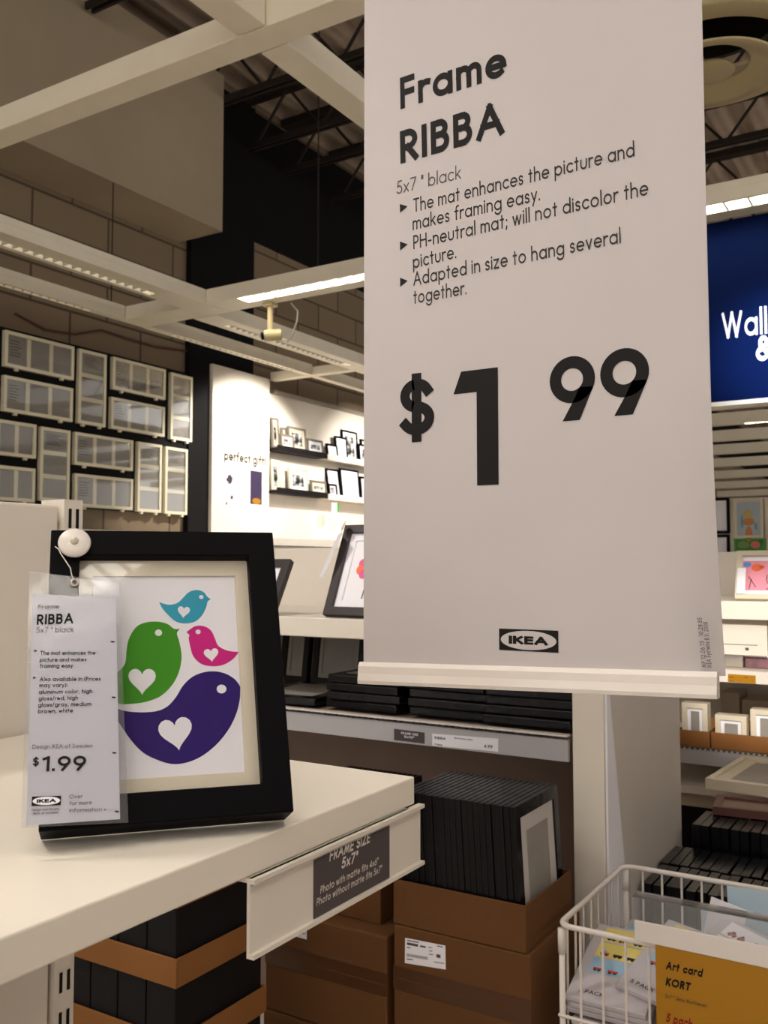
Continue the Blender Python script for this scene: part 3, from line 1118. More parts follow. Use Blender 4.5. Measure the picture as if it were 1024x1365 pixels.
BIRDS = [
    ('blue_bird', (52, 160, 190), [(543, 365), (575, 374), (605, 368), (625, 350), (645, 331), (672, 324), (695, 331), (707, 346), (720, 356), (709, 363), (704, 382), (690, 410), (665, 432), (630, 438), (598, 430), (570, 405), (553, 385)], (0, 8),
     (627, 397, 42, 40, .1), (687, 348, 7)),
    ('green_bird', (62, 146, 24), [(352, 590), (390, 610), (425, 578), (432, 530), (440, 490), (465, 450), (500, 434), (540, 432), (572, 440), (594, 456), (615, 456), (604, 472), (612, 500), (620, 550), (612, 600), (590, 645), (550, 685), (500, 705), (450, 712), (400, 710), (370, 680), (356, 640)], (0, 10),
     (485, 630, 94, 90, 0), (541, 470, 11)),
    ('pink_bird', (206, 28, 132), [(636, 468), (650, 457), (668, 447), (695, 447), (720, 462), (734, 490), (746, 515), (778, 531), (815, 535), (795, 560), (760, 580), (720, 584), (685, 575), (660, 550), (650, 520), (644, 490), (646, 478)], (0, 8),
     (721, 543, 50, 46, -.1), (676, 467, 8)),
    ('violet_bird', (42, 14, 108), [(356, 690), (395, 722), (420, 735), (470, 741), (530, 738), (570, 722), (600, 690), (625, 650), (660, 618), (710, 602), (760, 606), (800, 627), (820, 654), (818, 700), (805, 750), (780, 800), (740, 850), (690, 890), (640, 912), (590, 918), (540, 905), (490, 880), (450, 840), (415, 790), (385, 745), (365, 715)], (0, 12),
     (600, 808, 116, 112, -.18), (756, 662, 15)),
]
for k, (nm, rgb, pts, sh, hp, ep) in enumerate(BIRDS):
    bm = bmesh.new()
    loc = [zb3(p[0], p[1], DP) for p in spline(pts, sh)]
    poly(bm, [Vector((p.x, DP - .00012 - .00002 * k, p.z)) for p in loc], 0)
    poly(bm, [Vector((p.x, DP - .0003, p.z)) for p in (zb3(a, b, DP) for (a, b) in heart(*hp))], 1)
    poly(bm, [Vector((p.x, DP - .0003, p.z)) for p in (zb3(ep[0] + ep[2] * 1.1 * math.cos(2 * PI * a / 16), ep[1] + ep[2] * math.sin(2 * PI * a / 16), DP) for a in range(16))], 1)
    obj(nm, bm, [mat('ink_' + nm, rgb, .6, .2, .02), M_PAPER], prn, label=nm.replace('_', ' ') + ' silhouette with a white heart')
obj('glass', B(iw0 - .001, iw1 + .001, .0085, .0100, ih0 - .001, ih1 + .001), M_GLASS, t)
obj('back_board', B(iw0, iw1, .030, .034, ih0, ih1), M_BLACKC, t)
# prop leg: from the back of the frame to the shelf
bm = bmesh.new()
top = Vector((0, FWD_D, .17))
wt_ = MF @ top
foot_w = Vector((wt_.x, wt_.y, 0)) + (MF.to_3x3() @ Vector((0, 1, 0))).xy.normalized().to_3d() * .02
foot_w.z = TZ + .0025
foot = MF.inverted() @ foot_w
dirv = (foot - top)
for sx in (-.018,):
    vv = []
    for (p_, off) in ((top, 0), (foot, 0), (foot, .003), (top, .003)):
        for xx in (-.018, .018):
            vv.append(bm.verts.new((xx, p_.y + off, p_.z)))
    for f in ((0, 1, 3, 2), (2, 3, 5, 4), (4, 5, 7, 6), (6, 7, 1, 0), (0, 2, 4, 6), (1, 7, 5, 3)):
        bm.faces.new([vv[i] for i in f])
obj('prop_leg', bm, M_BLACKC, t)

# ------------------------------------------------------------ price tag hanging on the frame
TG = -.007     # lies this far in front of the moulding


def zt(x, y, d=TG):
    return on_frame(20 + x / 3.175, 690 + y / 3.175, d)


c0 = MF @ zt(255, 760)
t = thing('price_tag', 'clear sleeve price tag hanging from a white disc on the bird picture', 'price tag', c0, (-LEAN, 0, FY))
XF_T = XF[t.name]
SHIFT = XF_T.inverted() @ MF      # frame space to tag space


def T(p, dy=0.0):
    return SHIFT @ Vector((p.x, p.y + dy, p.z))


def slab(bm, corners, th):
    f = [bm.verts.new(T(p, -th / 2)) for p in corners]
    b = [bm.verts.new(T(p, th / 2)) for p in corners]
    bm.faces.new(f)
    bm.faces.new(b[::-1])
    for k in range(4):
        bm.faces.new((f[k], b[k], b[(k + 1) % 4], f[(k + 1) % 4]))
    return bm


obj('sleeve', slab(bmesh.new(), [zt(27, 1312), zt(480, 1290), zt(440, 275), zt(62, 228)], .0016), M_SLEEVE, t)
paper = obj('paper_insert', slab(bmesh.new(), [zt(48, 1303), zt(445, 1276), zt(427, 342), zt(75, 322)], .0005), M_PAPER, t)
bm = bmesh.new()
pu = (T(zt(445, 1276)) - T(zt(48, 1303))).normalized()
pv = (T(zt(75, 322)) - T(zt(48, 1303))).normalized()
pv = (pv - pu * pv.dot(pu)).normalized()
NRM = Vector((0, -1, 0))
LT = [('Frame', (97, 388), (187, 385), 17, .12, 1), ('RIBBA', (92, 456), (246, 450), 44, .19, 0), ('5x7 " black', (90, 490), (248, 486), 24, .10, 1),
      ('The mat enhances the', (107, 583), (340, 582), 17, .15, 0), ('picture and makes', (105, 612), (302, 610), 17, .15, 0), ('framing easy.', (105, 638), (250, 636), 17, .15, 0),
      ('Also available in (Prices', (105, 694), (362, 692), 17, .15, 0), ('may vary):', (103, 720), (222, 718), 17, .15, 0), ('aluminum color, high', (101, 748), (327, 744), 17, .15, 0),
      ('gloss/red, high', (100, 776), (267, 772), 17, .15, 0), ('gloss/gray, medium', (98, 803), (323, 798), 17, .15, 0), ('brown, white', (98, 830), (245, 826), 17, .15, 0),
      ('Design IKEA of Sweden', (74, 980), (329, 974), 17, .11, 1), ('$', (74, 1052), (101, 1050), 34, .16, 0), ('1.99', (114, 1076), (300, 1072), 64, .17, 0),
      ('Over', (230, 1191), (286, 1188), 17, .12, 1), ('for more', (230, 1219), (325, 1214), 17, .12, 1), ('information >', (230, 1248), (388, 1243), 17, .12, 1),
      ('Design and Quality', (70, 1243), (188, 1238), 9, .16, 1), ('IKEA of Sweden', (78, 1258), (182, 1253), 9, .16, 1), ('>', (80, 574), (97, 574), 22, .1, 0), ('>', (75, 688), (92, 688), 22, .1, 0)]
for s, a, b, cap, wt, mi in LT:
    A, Bp = T(zt(*a), -.0012), T(zt(*b), -.0012)
    u = (Bp - A)
    write(bm, s, A, u.normalized(), pv, u.length, (T(zt(a[0], a[1] - cap)) - T(zt(*a))).length, wt, .15, 0, mi)
a, b, d = T(zt(70, 1222), -.0012), T(zt(194, 1218), -.0012), T(zt(70, 1182), -.0012)
ikea_logo(bm, a, (b - a).normalized(), pv, (b - a).length, (d - a).length, 0, 2, NRM, .0001)
for (x, y) in ((413, 530), (418, 765), (420, 1000), (431, 1248)):
    a, b = T(zt(x - 8, y), -.0012), T(zt(x + 8, y + 1), -.0012)
    poly(bm, [a, b, b + pv * .0012, a + pv * .0012], 0)
obj('lettering', bm, [M_INK, M_INKG, M_PAPER], paper)
# eyelet, string and suction disc
ec = T(zt(252, 278), -.0012)
bm = bmesh.new()
tube(bm, [ec + Vector((.0028 * math.cos(2 * PI * k / 16), 0, .0028 * math.sin(2 * PI * k / 16))) for k in range(16)], .0011, 8, True)
obj('eyelet', bm, M_STEELB, t, smooth=True)
dc = T(zt(252, 105), .0)
bm = bmesh.new()
MY = Matrix.Translation(dc) @ Matrix.Rotation(PI / 2, 4, 'X')
rd = (T(zt(322, 105)) - T(zt(252, 105))).length
lathe(bm, [(.0005, .0022), (.004, .0030), (rd * .92, .0012), (rd, -.0005), (rd * .98, -.0020), (.0005, -.0024)], (0, 0, 0), 40, MY)
obj('suction_disc', bm, M_RAIL, t, smooth=True)
bm = bmesh.new()
lathe(bm, [(.0005, .0056), (.003, .005), (.0035, .003), (.0035, .001)], (0, 0, 0), 16, MY)
lathe_c = obj('disc_knob', bm, M_CREAMF, t, smooth=True)
bm = bmesh.new()
tube(bm, [T(zt(x, y), -.0028) for (x, y) in ((170, 128), (185, 140), (195, 160), (215, 190), (235, 220), (240, 250), (250, 268))], .00045, 6)
obj('string', bm, M_RAIL, t)

# ============================================================ hanging price sign
YS = .9
t = thing('hanging_price_sign', 'large white hanging price sign with dark lettering and one ninety-nine price', 'sign', (-.387, YS, 1.317))
SX0, SX1 = -.581, -.192
ROLL = .012
# sheet with a faint curve, bottom edge a touch higher at the right
bm = bmesh.new()
NX, NZ = 24, 24
ZB, ZT_ = 1.335, 2.25


def sheet(u, v):
    x = SX0 + (SX1 - SX0) * u
    z = ZB + (ZT_ - ZB) * v
    curl = .014 * max(0, u - .93) / .07 * max(0, 1 - v * 3.5)
    return Vector((x + .006 * (1 - v) ** 6 * u, YS + curl, z + ROLL * u * (1 - v)))


for s in (0, 1):
    vs_ = [[bm.verts.new(sheet(i / NX, j / NZ) + Vector((0, s * .001, 0))) for i in range(NX + 1)] for j in range(NZ + 1)]
    for j in range(NZ):
        for i in range(NX):
            bm.faces.new((vs_[j][i], vs_[j][i + 1], vs_[j + 1][i + 1], vs_[j + 1][i]))
sh = obj('sheet', bm, M_SIGN, t, True, smooth=True)
# bottom rail
bm = bmesh.new()
prof = [(-.006, 0), (-.007, .004), (-.0055, .012), (-.0055, .020), (-.003, .0245), (.003, .0245), (.006, .018), (.006, 0)]
rr0 = [bm.verts.new((SX0 - .004, YS + a, 1.3155 + b)) for a, b in prof]
rr1 = [bm.verts.new((SX1 + .002, YS + a, 1.3155 + b + ROLL)) for a, b in prof]
for k in range(len(prof)):
    bm.faces.new((rr0[k], rr0[(k + 1) % len(prof)], rr1[(k + 1) % len(prof)], rr1[k]))
bm.faces.new(rr0)
bm.faces.new(rr1[::-1])
obj('bottom_rail', bm, M_RAIL, t, True)
obj('top_rail', B(SX0 - .004, SX1 + .004, YS - .006, YS + .006, ZT_ - .01, ZT_ + .015), M_RAIL, t, True)
bm = bmesh.new()
for xx in (SX0 + .03, SX1 - .03):
    tube(bm, [(xx, YS, ZT_ + .015), (xx, YS, 2.999)], .0015, 6)
obj('hanging_cord', bm, M_RAIL, t, True)


def z1s(x, y):
    return (480 + x / 2.1333, y / 2.1333)


def z2s(x, y):
    return (480 + x / 2.048, 420 + y / 2.048)


YT = YS - .0004
SL = [('Frame', z1s(115, 311), z1s(416, 214), 82, .20, 0), ('RIBBA', z1s(115, 466), z1s(410, 381), 84, .20, 0),
      ('5x7 " black', z1s(104, 553), z1s(287, 508), 34, .10, 1),
      ('The mat enhances the picture and', z1s(152, 604), z1s(781, 445), 35, .125, 2), ('makes framing easy.', z1s(150, 655), z1s(512, 570), 35, .125, 2),
      ('PH-neutral mat; will not discolor the', z1s(152, 709), z1s(820, 554), 35, .125, 2), ('picture.', z1s(151, 764), z1s(274, 734), 35, .125, 2),
      ('Adapted in size to hang several', z1s(152, 813), z1s(742, 691), 35, .125, 2), ('together.', z1s(152, 865), z1s(303, 837), 35, .125, 2),
      ('>', z1s(112, 612), z1s(138, 605), 46, .1, 0), ('>', z1s(112, 719), z1s(138, 713), 46, .1, 0), ('>', z1s(112, 822), z1s(138, 817), 46, .1, 0)]
for s, a, b, cap, wt, mi in SL:
    A, Bp = at(*a, 'y', YT), at(*b, 'y', YT)
    capm = cap / 2.1333 * .00098 * (1.0 if s[0] in 'FR' else 1.0)
    ul = (Bp - A).normalized()
    bm = bmesh.new()
    write(bm, s, A, ul, Vector((-ul.z, 0, ul.x)), (Bp - A).length, capm, wt, .15)
    obj('bullet' if s == '>' else 'lettering', bm, [M_INK, M_INKG, mat('charcoal_ink', (52, 48, 50), .6, .2)][mi], sh, True)
# the price
bm = bmesh.new()
pts1 = [(255, 215), (276, 157), (372, 145), (383, 462), (323, 466), (315, 212)]
P1 = [at(*z2s(*p), 'y', YT) for p in pts1]
xl = (P1[4].x + P1[5].x) / 2
xr = (P1[2].x + P1[3].x) / 2
zt1 = (P1[1].z + P1[2].z) / 2 + .001
zb1_ = (P1[3].z + P1[4].z) / 2
zbar = (P1[0].z + P1[5].z) / 2
poly(bm, [Vector(q) for q in ((P1[0].x, YT, zbar), (xl, YT, zbar), (xl, YT, zb1_), (xr, YT, zb1_), (xr, YT, zt1), (P1[1].x, YT, zt1))])
obj('price_numeral', bm, M_INK, sh, True)
for (x0_, x1_, yt_, yb_) in ((518, 642, 112, 288), (656, 790, 90, 273)):
    a, b = at(*z2s(x0_, (yt_ + yb_) / 2), 'y', YT), at(*z2s(x1_, (yt_ + yb_) / 2), 'y', YT)
    c, d = at(*z2s((x0_ + x1_) / 2, yt_), 'y', YT), at(*z2s((x0_ + x1_) / 2, yb_), 'y', YT)
    w_, h_ = b.x - a.x, c.z - d.z
    bm = bmesh.new()
    ro = w_ / 2
    cx_, cz_ = (a.x + b.x) / 2, c.z - ro
    wst = ro * .52
    for k in range(40):
        a0, a1 = 2 * PI * k / 40, 2 * PI * (k + 1) / 40
        poly(bm, [Vector((cx_ + r_ * math.cos(q_), YT, cz_ + r_ * math.sin(q_))) for r_, q_ in ((ro, a0), (ro, a1), (ro - wst, a1), (ro - wst, a0))])
    th = rad(-28)
    e0 = Vector((cx_ + ro * math.cos(rad(-22)), YT, cz_ + ro * math.sin(rad(-22))))
    e1 = Vector((cx_ + (ro - wst) * math.cos(rad(-48)), YT, cz_ + (ro - wst) * math.sin(rad(-48))))
    poly(bm, [e0, Vector((cx_ + w_ * .16, YT, d.z)), Vector((cx_ - w_ * .22, YT, d.z)), Vector((cx_ + w_ * .02, YT, cz_ - ro * .92)), e1])
    obj('price_numeral', bm, M_INK, sh, True)
bm = bmesh.new()
a, b = at(*z2s(107, 332), 'y', YT), at(*z2s(203, 326), 'y', YT)
c = at(*z2s(152, 174), 'y', YT)
write(bm, '$', Vector((a.x, YT, a.z)), UX, UZ, b.x - a.x, c.z - a.z, .19)
obj('dollar_mark', bm, M_INK, sh, True)
bm = bmesh.new()
a, b, c = at(*z2s(380, 917), 'y', YT), at(*z2s(542, 919), 'y', YT), at(*z2s(380, 856), 'y', YT)
ikea_logo(bm, Vector((a.x, YT, (a.z + b.z) / 2)), UX, UZ, b.x - a.x, c.z - a.z - .001, 0, 1, Vector((0, -1, 0)), .0002)
obj('logo', bm, [M_INK, M_SIGN], sh, True)
bm = bmesh.new()
for s, pa, pb in (('MP 12.06.13   10.28.55', (947, 962), (934, 826)), ('IKEA Systems B.V. 2008', (961, 962), (950, 838))):
    A, Bp = at(*z2s(*pa), 'y', YS - .001), at(*z2s(*pb), 'y', YS - .001)
    u = (Bp - A)
    write(bm, s, A + Vector((0, -.001, 0)), u.normalized(), Vector((-1, 0, 0)), u.length, .0042, .16, .2)
obj('fine_print', bm, M_INKG, sh, True)

# ============================================================ MIDDLE: gondola behind the sign
YG = 1.75
YP = 2.30
SZ = 1.115
t = thing('shelf_unit', 'white shop shelving behind the price sign with stacked black frames', 'shelf unit', (-1.2, 2.0, 0))
obj('divider_panel', B(-.645, -.582, YG, 2.315, 0, 1.62), M_WHITE, t, True, .002)
obj('side_sheet', B(-.5818, -.5802, YG + .004, 2.314, .02, 1.60), mat('grey_metal_sheet', (212, 205, 197), .32, .6, .03), t, True, label='grey side sheet')
obj('back_panel', B(-2.4, -.646, YP, YP + .02, 1.30, 1.505), M_WHITEM, t, True, .003)
obj('lower_back_panel', B(-2.4, -.646, YP, YP + .02, 0, 1.299), M_BROWNB, t, True)  # brown panel, its upper part standing in for shade under the shelf
zU = 1.329
obj('upper_shelf', B(-2.4, -.652, YG + .02, YP - .001, zU - .045, zU), M_WHITE, t, True, .002)
obj('lower_shelf', B(-2.4, -.652, YG + .006, YP - .001, SZ - .012, SZ), M_BROWNB, t, True)
obj('base_deck', B(-2.4, -.652, YG - .03, YP - .001, 0, .14), M_WHITEM, t, True)
ls = obj('label_strip', B(-2.4, -.652, YG - .006, YG + .004, SZ - .046, SZ - .004), M_STRIP, t, True)
bm = bmesh.new()
for k in range(44):
    xx = -1.35 + k * .0155
    box(bm, xx, xx + .009, YG - .004, YG + .002, SZ - .003, SZ + .002)
obj('shelf_perforation', bm, M_INKG, t, True)
obj('strip_lip', B(-2.4, -.652, YG - .012, YG + .0055, SZ + .0025, SZ + .006), M_RAIL, t, True)
bm = bmesh.new()


def z5(x, y):
    return (370 + x / 2.4976, 820 + y / 2.4976)


def px_quad(bm, pts, axis, val, mi=0):
    poly(bm, [at(*p, axis, val) for p in pts], mi)


px_quad(bm, [z5(388, 378), z5(490, 391), z5(490, 428), z5(388, 416)], 'y', YG - .0066, 0)
px_quad(bm, [z5(515, 394), z5(735, 411), z5(735, 455), z5(515, 434)], 'y', YG - .0066, 1)
for s, pa, pb, cp, mi in (('FRAME SIZE', (412, 396), (468, 403), 8, 1), ('8x10"', (422, 408), (455, 412), 8, 1), ('RIBBA', (523, 412), (560, 416), 9, 2), ('frame', (523, 432), (548, 434), 6, 2),
                          ('black', (590, 411), (650, 416), 5, 2), ('4.99', (688, 441), (716, 444), 11, 2)):
    A, Bp = at(*z5(*pa), 'y', YG - .0070), at(*z5(*pb), 'y', YG - .0070)
    write(bm, s, A, UX, UZ, Bp.x - A.x, cp / 2.4976 / 1235 * 1.85, .18, .15, 0, mi)
obj('label_card', bm, [M_DGREY, M_PAPER, M_INK], ls, True)

# frames lying in stacks on that shelf
G_FLAT = 'black frames stacked flat on the shelf'


def flat_frame(w, d, h):
    """wrapped frame lying on its back: origin bottom centre"""
    t = thing('wrapped_picture', 'x', 'picture frame', (0, 0, 0), group=G_FLAT)
    bm = bmesh.new()
    box(bm, -w / 2, w / 2, -d / 2, d / 2, 0, h)
    obj('moulding', bm, M_BLACKP, t, bevel=.003)
    bm = bmesh.new()
    box(bm, -w * .36, w * .36, -d * .36, d * .36, h + .0001, h + .0006)
    obj('insert_sheet', bm, M_GREYP, t)
    return t


proto = flat_frame(.195, .27, .0185)
first = True
for (xa, xb, cnt, lab) in ((434, 530, 4, 'left'), (540, 647, 5, 'middle'), (652, 752, 5, 'right')):
    A, Bp = at(xa, 945, 'y', YG + .03), at(xb, 955, 'y', YG + .03)
    xc = (A.x + Bp.x) / 2
    for k in range(cnt):
        loc = (xc + random.uniform(-.004, .004), YG + .175 + random.uniform(-.006, .006), SZ + .0065 + k * .0197)
        lab2 = 'wrapped black frame, %s in the %s flat stack behind the sign' % (from_top(k, cnt), lab)
        if first:
            o = proto
            o.location = loc
            first = False
        else:
            o = dup(proto, loc)
        o.rotation_euler = (0, 0, random.uniform(-.045, .045))
        o['label'] = lab2
        o['group'] = 'frames in the %s flat stack' % lab
# two frames standing upright behind the left stack and one lying in front
for (xa, xb, ya, lab) in ((372, 408, 868, 'black frame with silver mat standing behind the bird picture on the lower shelf'), (414, 482, 871, 'black frame with silver mat standing behind the left flat stack')):
    A, Bp = at(xa, ya, 'y', 2.12), at(xb, ya + 3, 'y', 2.12)
    w = Bp.x - A.x
    h = .155
    t = thing('framed_picture', lab, 'picture frame', ((A.x + Bp.x) / 2, 2.12, SZ + .006), (rad(-8), 0, 0))
    obj('moulding', ring(w, h, .018, 0, .02), M_BLACKP, t)
    obj('mat_board', ring(w - .038, h - .038, .012, .006, .009, z0=.019), M_SILV, t)
    obj('insert_sheet', B(-w / 2 + .03, w / 2 - .03, .009, .014, .03, h - .03), M_GREYP, t)
A = at(400, 935, 'y', YG + .06)
o = dup(proto, (A.x - .045, YG + .15, SZ + .0065), (0, 0, .12), 'single black frame lying flat at the left end of the lower shelf', None)
if 'group' in o:
    del o['group']

# frames on the upper white shelf
M_DKF = mat('dark_grey_frame', (52, 46, 48), 0.4, 0.4, 0.06)


def shelf_picture(label, xr_w, x_left=None, px=None):
    pass


bl = at(435, 828, 'y', 1.86)
bl = at(435, 827, 'y', YG + .035)
# left edge leans with the frame: solve the lean from the top left corner
tl = at(465, 708, 'x', bl.x)
ln = math.atan2(tl.y - bl.y, tl.z - bl.z)
hF = math.hypot(tl.y - bl.y, tl.z - bl.z)
wF = .24
ln = min(ln, rad(32))
yb = bl.y
t = thing('framed_picture', 'dark grey frame with a pink and orange flower leaning behind the price sign', 'picture frame', (bl.x + wF / 2, yb, zU + .001), (-ln, 0, 0))
MFL = XF[t.name]
obj('moulding', ring(wF, hF, .021, -.018, 0), M_DKF, t, bevel=.001)
iw, ih = wF - .042, hF - .042
obj('mat_board', ring(iw, ih, .018, -.010, -.007, z0=.021), M_PAPER, t)
pr = obj('art_print', B(-iw / 2 + .018, iw / 2 - .018, -.007, -.004, .039, hF - .039), M_PAPER, t)
bm = bmesh.new()
fl = at_plane(488, 757, MFL @ Vector((0, -.0075, 0)), MFL.to_3x3() @ Vector((0, 1, 0)))
fl = MFL.inverted() @ fl
for k in range(6):
    a = 2 * PI * k / 6 + .3
    cc = fl + Vector((.016 * math.cos(a), 0, .016 * math.sin(a)))
    cc.y = -.0076 - .00005 * k
    poly(bm, [cc + Vector((.0125 * math.cos(j * PI / 6) * (1 + .2 * math.cos(a)), 0, .0125 * math.sin(j * PI / 6))) for j in range(12)], k % 2)
poly(bm, [Vector((fl.x + .006, -.0076, .045)), Vector((fl.x + .009, -.0076, .045)), Vector((fl.x + .012, -.0076, fl.z - .02)), Vector((fl.x + .010, -.0076, fl.z - .02))], 2)
obj('flower_motif', bm, [mat('pink_ink', (226, 92, 150), .6), mat('orange_ink', (236, 112, 70), .6), M_INK], pr, label='pink and orange flower')
# price tag hanging at its left edge
TA = MFL @ Vector((-wF / 2 + .012, -.037, hF - .012))
t2 = thing('price_tag', 'small curled price tag seen edge on at the flower picture', 'price tag', TA, (-ln, 0, rad(-45)))
obj('tag_paper', B(-.024, .024, -.001, .001, -.135, -.02), M_PAPER, t2)
bm = bmesh.new()
lathe(bm, [(.0004, .004), (.011, .002), (.012, 0), (.0004, -.002)], (0, 0, 0), 20, Matrix.Rotation(PI / 2, 4, 'X'))
obj('suction_disc', bm, M_RAIL, t2, smooth=True)
bm = bmesh.new()
tube(bm, [(0, 0, -.008), (0, 0, -.022)], .001, 6)
obj('string', bm, M_RAIL, t2)
# its neighbour, mostly behind the bird picture
tr_ = at(394, 750, 'z', zU)
br_b = at(370, 826, 'y', YG + .035)
xr_ = br_b.x - .004
q = at(394, 750, 'x', xr_)
q2 = br_b
ln2 = math.atan2(q.y - q2.y, q.z - q2.z)
ln2 = min(max(ln2, rad(12)), rad(32))
hN = (q.z - zU) / math.cos(ln2)
yN = br_b.y
hN = hN * 1.0
t = thing('framed_picture', 'dark grey frame peeping out right of the bird picture on the upper shelf', 'picture frame', (xr_ - .10, max(yN, YG + .03), zU + .001), (-ln2, 0, 0))
obj('moulding', ring(.20, hN, .021, -.018, 0), M_DKF, t, bevel=.001)
obj('mat_board', B(-.079, .079, -.010, -.006, .021, hN - .021), M_PAPER, t)

# ------------------------------------------------------------ cardboard boxes in front of the shelving
M_FLAP = mat('box_edge', (120, 80, 44), .85, .2, .06)


def carton(label, x0, x1, y0, y1, z0, z1, seam=None, rot=0.0, lab=None):
    cx, cy = (x0 + x1) / 2, (y0 + y1) / 2
    t = thing('cardboard_box', label, 'box', (cx, cy, z0), (0, 0, rot))
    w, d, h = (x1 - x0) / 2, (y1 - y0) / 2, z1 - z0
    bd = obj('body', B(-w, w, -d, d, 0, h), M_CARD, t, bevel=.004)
    if seam:
        zs = seam - z0
        obj('tape', B(-w, w, -d - .0008, -d - .0001, zs - .02, zs + .02), M_TAPE, t)
        bm = bmesh.new()
        box(bm, -w * .98, w * .98, -d - .0012, -d - .0009, zs - .0008, zs + .0008)
        obj('tape_edge', bm, M_CARD, t)
    return t


def shipping_label(parent, pts, y, side='z'):
    bm = bmesh.new()
    P = [at(*p, 'y', y) for p in pts]
    poly(bm, P, 0)
    tl_, tr_q, br_q, bl_q = P

    def qd(u0, u1, v0, v1, mi=1):
        def L(u, v):
            p_ = tl_.lerp(tr_q, u).lerp(bl_q.lerp(br_q, u), v)
            return p_ + Vector((0, -.0003, 0))
        poly(bm, [L(u0, v1), L(u1, v1), L(u1, v0), L(u0, v0)], mi)
    qd(.05, .35, .06, .10); qd(.05, .33, .16, .26); qd(.38, .52, .18, .25); qd(.05, .14, .34, .38)
    for k in range(16):
        qd(.05 + k * .033, .05 + k * .033 + .016, .60, .72)
    qd(.58, .68, .18, .21); qd(.60, .68, .32, .35); qd(.60, .70, .46, .49)
    qd(.72, .96, .74, .77); qd(.80, .94, .06, .10); qd(.78, .88, .42, .56)
    qd(.05, .2, .80, .84)
    o = obj('shipping_label', bm, [M_PAPER, M_INKG], parent, True, label='white shipping label')
    return o


YX = 1.45
zbx = at(708, 1274, 'y', YX).z          # top of the lower right box
bxr = carton('cardboard box with a shipping label under the tray of black frames', -.872, -.610, YX, 1.685, .415, zbx, at(600, 1322, 'y', YX).z)


def z7(x, y):
    return (500 + x / 3.657, 1010 + y / 3.657)


shipping_label(bxr, [z7(147, 878), z7(343, 916), z7(345, 1033), z7(145, 1001)], YX - .0006)
carton('cardboard box on the floor below the labelled box', -.875, -.612, YX, 1.69, .001, .4145)
zbl = at(440, 1231, 'y', YX).z
zbb = at(355, 1345, 'y', YX).z
bxl = carton('wide cardboard box with a torn tape seam left of the labelled box', -1.162, -.886, YX, 1.70, zbb + .0008, zbl, at(430, 1290, 'y', YX).z)
shipping_label(bxl, [(374, 1228), (409, 1222), (409, 1252.5), (374, 1243)], YX - .0006)
carton('cardboard box at the bottom photo edge under the torn tape box', -1.165, -.884, YX - .002, 1.70, .001, zbb)


def tray(name_label, x0, x1, y0, y1, z0, h, M=M_CARD, rot=0, th=.004, name='cardboard_tray'):
    cx, cy = (x0 + x1) / 2, (y0 + y1) / 2
    t = thing(name, name_label, 'tray', (cx, cy, z0), (0, 0, rot))
    w, d = (x1 - x0) / 2, (y1 - y0) / 2
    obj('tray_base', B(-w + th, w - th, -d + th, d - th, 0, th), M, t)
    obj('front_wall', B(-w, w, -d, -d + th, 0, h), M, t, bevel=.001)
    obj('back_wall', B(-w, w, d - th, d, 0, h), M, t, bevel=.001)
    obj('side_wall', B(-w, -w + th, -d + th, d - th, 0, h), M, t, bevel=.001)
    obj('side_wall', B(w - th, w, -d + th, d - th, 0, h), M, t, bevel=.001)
    return t


zt0 = zbx + .0008
htray = at(700, 1208, 'y', YX).z - zt0
tray('open cardboard tray of upright black frames on the labelled box', -.872, -.618, YX + .0, 1.665, zt0, htray)


def slim_frame(th, w, h, name='framed_picture', M=M_BLACKP, mat_w=.035, group=None, inner=True):
    """frame standing on edge facing +X: thickness along x, width along y; origin bottom centre"""
    t = thing(name, 'x', 'picture frame', (0, 0, 0), (0, 0, PI / 2), group=group)
    o = obj('moulding', ring(w, h, .022, -th / 2, th / 2), M, t, bevel=.0008)
    obj('back_board', B(-w / 2 + .021, w / 2 - .021, .0, th / 2 - .0012, .021, h - .021), M_BLACKC, t)
    if inner:
        obj('mat_board', ring(w - .046, h - .046, mat_w, -th / 2 + .003, -.0005, z0=.023), M_MATG, t)
        obj('insert_sheet', B(-w / 2 + .023 + mat_w, w / 2 - .023 - mat_w, -th / 2 + .0036, -.0005, .023 + mat_w, h - .023 - mat_w), M_GREYP, t)
    return t


M_MATG = mat('pale_grey_mat', (196, 190, 186), .7, .2, .02)
TOPZ = at(686, 1078, 'y', YX + .004).z
hfr = (TOPZ - zt0 - .0045)
fp = slim_frame(.0104, .196, hfr, mat_w=.026)
TL_ = rad(-4.0)
x_end = -.633
nfr = 20
for k in range(nfr):
    loc = (x_end - k * .01135, 1.5575 + random.uniform(-.002, .002), zt0 + .0048)
    o = fp if k == 0 else dup(fp, loc)
    o.location = loc
    o.rotation_euler = (TL_ * -1.0, 0, PI / 2) if False else (rad(-3.2), 0, PI / 2)
    if k == 0:
        o['label'] = 'black frame with pale mat facing right, end of the row in the cardboard tray'
    else:
        o['label'] = 'black frame standing edge on, %s from the right end of the cardboard tray' % ORD[k]
        o['group'] = 'black frames in the cardboard tray'
# left tray with more frames, mostly behind the white shelf
zt1_ = zbl + .0008
yl = 1.492
tray('cardboard tray of black frames on the torn tape box, behind the shelf label', -1.14, -.925, yl, 1.708, zt1_, .10)
for k in range(15):
    o = dup(fp, (-.945 - k * .0122, 1.60, zt1_ + .0045), (rad(-3.0), 0, PI / 2), 'black frame %s from the right in the left tray behind the white shelf' % ORD[k], 'black frames in the left tray')

